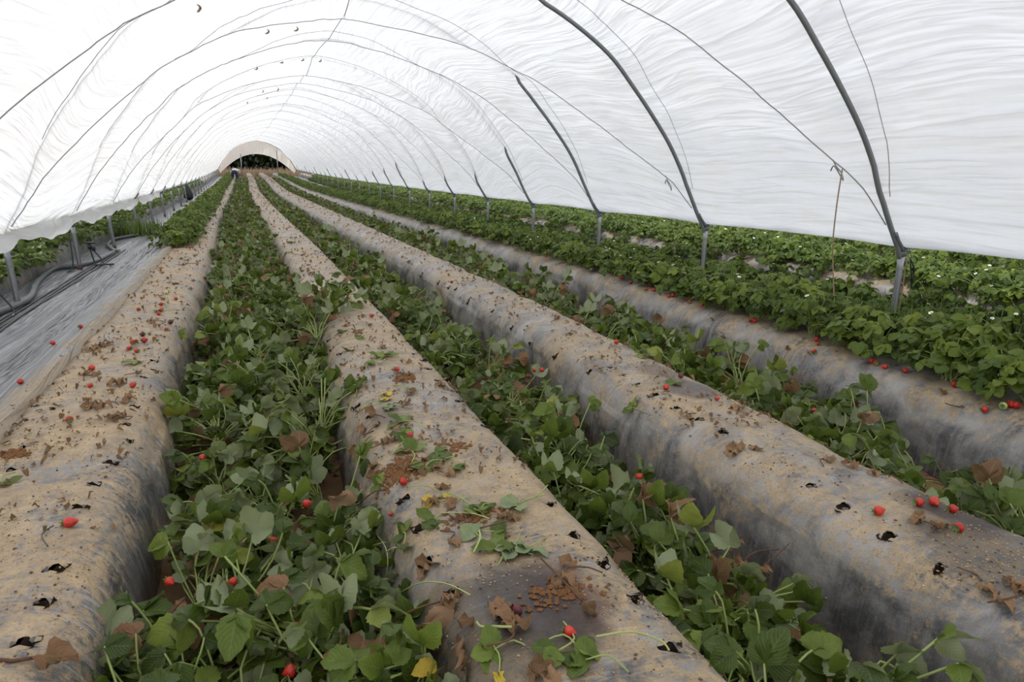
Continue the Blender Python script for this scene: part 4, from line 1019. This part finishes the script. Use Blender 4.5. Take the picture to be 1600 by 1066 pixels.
for k in range(5):
    mb.add(*tube(smooth_path([(pb.x + .05, pb.y - .03, .66), (pb.x + .09 + U(-.02, .02), pb.y - .03 + U(-.02, .02), .56), (pb.x + .11 + U(-.04, .04), pb.y - .02, .42 + U(-.03, .05))], 10), .006, 4))
tag(obj('strap_bundle', mb.mesh('strap_bundle', [m_black])), 'dangling bundle of black strap ends on the nearest right post', 'strap')
for h, s0 in ((0, .80), (1, .62)):
    q2 = np.array(film_point(ARC - s0, h + float(rope_index(ARC - s0, h)), -.025)).astype(float)
    P = smooth_path([q2 + [0, .02, .03], q2 + [.01, -.02, -.03], q2 + [.02, -.07, -.08], q2 + [.015, -.10, -.14], q2 + [.02, -.06, -.10], q2 + [.0, .0, -.02], q2 + [.02, .05, -.06]], 26); mb = MB(); mb.add(*tube(P, .006, 4))
    tag(obj('rope_knot', mb.mesh('rope_knot', [m_rope])), 'loose rope knot on the cover beside the %s bare hoop at right' % ('nearest' if h == 0 else 'second'), 'rope knot')
x, y = -2.2, 31.; mb = MB(); P = smooth_path([(0, 0, .05), (.02, 0, .25), (-.03, .0, .5), (-.1, 0, .72)], 10); mb.add(*tube(P, [.05, .15, .18, .17, .16, .15, .13, .1, .07, .03], 8))
o = obj('cloth_bundle', mb.mesh('cloth_bundle', [m_dark])); o.location = W(x, y, 0); tag(o, 'dark cloth bundle hung between the far left posts', 'bundle')

# ------------------------------------------------------------------ weeds, dry grass, trees beyond
def weeds(cx, cy, sx, sy, n, h, name, label, mat, zf=ground_h, lean=.3):
    mb = MB()
    for k in range(n):
        x, y = cx + rng.normal(0, sx), cy + rng.normal(0, sy); z = float(zf(x, y)); a = U(0, 6.3); hh = h * U(.5, 1.15); l = U(0, lean) * hh
        b = np.array(W(x, y, z)); tip = b + [math.cos(a) * l, math.sin(a) * l, hh]
        mid = (b + tip) / 2 + [0, 0, hh * .08]; w = np.array([-math.sin(a), math.cos(a), 0]) * .004 * (h / .2)
        V = np.array([b - w, b + w, mid + w, mid - w, tip + w * .2, tip - w * .2]); tn = U(.2, .9)
        mb.add(V, [[0, 1, 2, 3], [3, 2, 4, 5]], np.tile([0, .5, tn], (6, 1)))
        if mat is m_live:
            for q in range(5):
                p = b + (tip - b) * U(.25, 1); d = np.array([U(-1, 1), U(-1, 1), U(-.2, .6)]); V, F, A = leaflet(.022, .006, .2, .1, 2, 3, tn); V = V @ rot('Z', U(0, 6)).T @ rot('X', U(-.6, .6)).T; mb.add(V + p, F, A)
    return tag(obj(name, mb.mesh(name, [mat])), label, 'grass' if mat is m_straw else 'weeds', kind='stuff')
weeds(5.15, 3.9, .25, .35, 420, .24, 'feathery_weeds', 'feathery green weeds around the nearest right post', m_live)
weeds(-2.15, 15.6, .28, .22, 520, .30, 'low_weeds', 'low green weeds crossing the flat film by the left posts', m_live)
far_z = lambda x, y: float(np.interp(np.clip((y - 84) / 30, 0, 1), [0, .25, .5, .75, 1], [0, .156, .5, .84, 1.])) 
mb = MB()
for k in range(6500):
    x, y = U(-9, 15), (U(74.5, 84) if k > 900 else U(84, 98)); b = np.array([x + float(gx(min(y, 90))), y, far_z(x, y) + float(gz(min(y, 90))) - .05])
    if y < 74.5 and -2.3 < x < 5.2: b[1] = y + 6
    a = U(0, 6.3); hh = U(.2, .62); l = U(0, .45) * hh; tip = b + [math.cos(a) * l, math.sin(a) * l, hh]; w = np.array([1, .2, 0]) * U(.012, .03); mid = (b + tip) / 2 + [0, 0, .05]
    mb.add(np.array([b - w, b + w, mid + w, mid - w, tip + w * .2, tip - w * .2]), [[0, 1, 2, 3], [3, 2, 4, 5]])
tag(obj('dry_grass', mb.mesh('dry_grass', [m_straw])), 'tall straw coloured dry grass beyond the far end of the tunnel', 'grass', kind='stuff')
def tree(x, y, h, w, label, seed):
    t = thing('tree', label, 'tree', (x, y, far_z(x, y) + float(gz(90)) - .2), 'dark trees beyond the far end')
    mb = MB(); mb.add(*tube(smooth_path([(0, 0, 0), (U(-.2, .2), 0, h * .3), (U(-.3, .3), 0, h * .6)], 8), np.linspace(.22, .08, 8), 7)); obj('trunk', mb.mesh('trunk', [m_bark]), t)
    mb = MB(); cs = [(U(-w, w) * .6, U(-w, w) * .4, h * U(.12, .8), U(.6, 1.) * w * .6) for q in range(16)]
    for k in range(4600):
        c = cs[int(rng.integers(16))]; d = rng.standard_normal(3); d /= np.linalg.norm(d); p = np.array(c[:3]) + d * c[3] * U(.5, 1.05); p[2] = max(p[2], .1)
        V, F, A = leaflet(U(.36, .62), U(.18, .28), .2, .2, 2, 3, U(0, 1)); V = V @ rot('X', U(-1.4, .8)).T @ rot('Z', U(0, 6.3)).T; mb.add(V + p, F, A)
    obj('crown', mb.mesh('crown', [m_tree]), t)
TL = ['dark bushy tree beyond the far opening, at its left end', 'dark tree second from the left beyond the far opening', 'tall dark tree behind the middle of the far opening', 'dark tree right of the middle beyond the far opening', 'dark bushy tree at the right end beyond the far opening', 'dark tree further off to the right, beyond the far end', 'dark tree further off to the left, beyond the far end', 'dark tree set back behind the middle two beyond the far opening']
for k, (x, y, h, w) in enumerate(((-5.2, 100, 5.5, 3.4), (-1.6, 101, 6, 3.4), (1.8, 100, 7, 3.6), (5.4, 102, 6, 3.4), (9.0, 100, 6.5, 3.6), (13.5, 102, 6, 3.4), (-9.5, 102, 6, 3.4), (3.2, 106, 6, 3.6))): tree(x, y, h, w, TL[k], k)

# ------------------------------------------------------------------ the person bending at the far end
def skinned(name, joints, edges, mat, parent=None, sub=1):
    me = bpy.data.meshes.new(name); me.from_pydata([j[0] for j in joints], edges, []); o = bpy.data.objects.new(name, me); C.objects.link(o); me.materials.append(mat)
    sk = o.modifiers.new('skin', 'SKIN'); sk.use_smooth_shade = True
    for v, j in zip(me.skin_vertices[0].data, joints): v.radius = (j[1], j[2] if len(j) > 2 else j[1])
    me.skin_vertices[0].data[0].use_root = True
    s = o.modifiers.new('sub', 'SUBSURF'); s.levels = sub; s.render_levels = sub
    if parent is not None: o.parent = parent
    return o
J = {'pelvis': (0, 0, .93), 'waist': (.02, .16, 1.04), 'chest': (.03, .36, 1.12), 'neck': (.04, .53, 1.08), 'head': (.05, .63, 1.0), 'crown': (.05, .68, .92)}
hl, hr = (-.1, 0, .88), (.1, 0, .88); kl, kr = (-.13, .06, .48), (.14, .03, .48); al, ar = (-.14, -.02, .09), (.16, -.05, .09); tl, tr_ = (-.15, .12, .04), (.17, .10, .04)
shl, shr = (-.19, .42, 1.06), (.23, .42, 1.06); el_, er = (-.22, .5, .80), (.24, .52, .80); wl, wr = (-.15, .62, .58), (.18, .62, .58)
body = skinned('person', [(J['pelvis'], .10), (J['waist'], .10), (J['chest'], .12), (J['neck'], .055), (J['head'], .085, .095), (J['crown'], .07), (hl, .075), (kl, .055), (al, .04), (tl, .03), (hr, .075), (kr, .055), (ar, .04), (tr_, .03), (shl, .05), (el_, .04), (wl, .028), ((-.14, .66, .50), .03), (shr, .05), (er, .04), (wr, .028), ((.17, .66, .50), .03)],
    [(0, 1), (1, 2), (2, 3), (3, 4), (4, 5), (0, 6), (6, 7), (7, 8), (8, 9), (0, 10), (10, 11), (11, 12), (12, 13), (2, 14), (14, 15), (15, 16), (16, 17), (2, 18), (18, 19), (19, 20), (20, 21)], m_skin)
px_, py_ = -.58, 54.3
body.location = W(px_, py_, 0.); body.rotation_euler.z = -.08; body.scale = (1.2, 1, .93)
tag(body, 'person in white shirt and navy trousers bending over at the far end', 'person')
skinned('shirt', [(J['waist'], .15, .13), (J['chest'], .17, .14), ((.035, .47, 1.10), .10), (shl, .075), (el_, .06), (shr, .075), (er, .06), ((.01, .06, .99), .15, .12)], [(7, 0), (0, 1), (1, 2), (1, 3), (3, 4), (1, 5), (5, 6)], m_white_shirt, body)
skinned('trousers', [(J['pelvis'], .155, .14), ((.01, .08, 1.0), .15, .13), (hl, .115), (kl, .08), ((-.14, 0, .16), .065), (hr, .115), (kr, .08), ((.155, -.03, .16), .065)], [(0, 1), (0, 2), (2, 3), (3, 4), (0, 5), (5, 6), (6, 7)], m_navy, body)
for a_, t_ in ((al, tl), (ar, tr_)): skinned('boot', [((a_[0], a_[1], .16), .06), (a_, .055), (t_, .045)], [(0, 1), (1, 2)], m_dark, body)
skinned('hair', [((.05, .60, 1.04), .07), ((.05, .665, 1.0), .085), ((.05, .70, .94), .07)], [(0, 1), (1, 2)], m_dark, body)

# ------------------------------------------------------------------ daylight
w = bpy.data.worlds.new('sky'); bpy.context.scene.world = w; w.use_nodes = True
nt = w.node_tree; nt.nodes.clear(); n = N(nt)
out = nt.nodes.new('ShaderNodeOutputWorld')
g = n('SeparateXYZ', {0: n('TexCoord').outputs['Generated']}).outputs[2]
col = n.ramp(g, [(0., (.88, .88, .88)), (.25, (.86, .88, .91)), (1., (.80, .86, .95))])
bg = n('Background', {'Color': col, 'Strength': 1.28}); nt.links.new(bg.outputs[0], out.inputs[0])
sd = bpy.data.lights.new('sun', 'SUN'); sd.energy = 1.7; sd.angle = math.radians(3); sd.color = (1, .95, .87)
so = bpy.data.objects.new('sun', sd); C.objects.link(so)
sv = Vector((-.52, .34, .78)).normalized(); so.rotation_euler = sv.to_track_quat('Z', 'Y').to_euler()

sc = bpy.context.scene
sc.view_settings.view_transform = 'Standard'; sc.view_settings.look = 'None'; sc.view_settings.gamma = 1; sc.view_settings.use_curve_mapping = False
sc.view_settings.exposure = 0.34
sc.cycles.max_bounces = 8; sc.cycles.diffuse_bounces = 5; sc.cycles.transmission_bounces = 4; sc.cycles.caustics_reflective = False
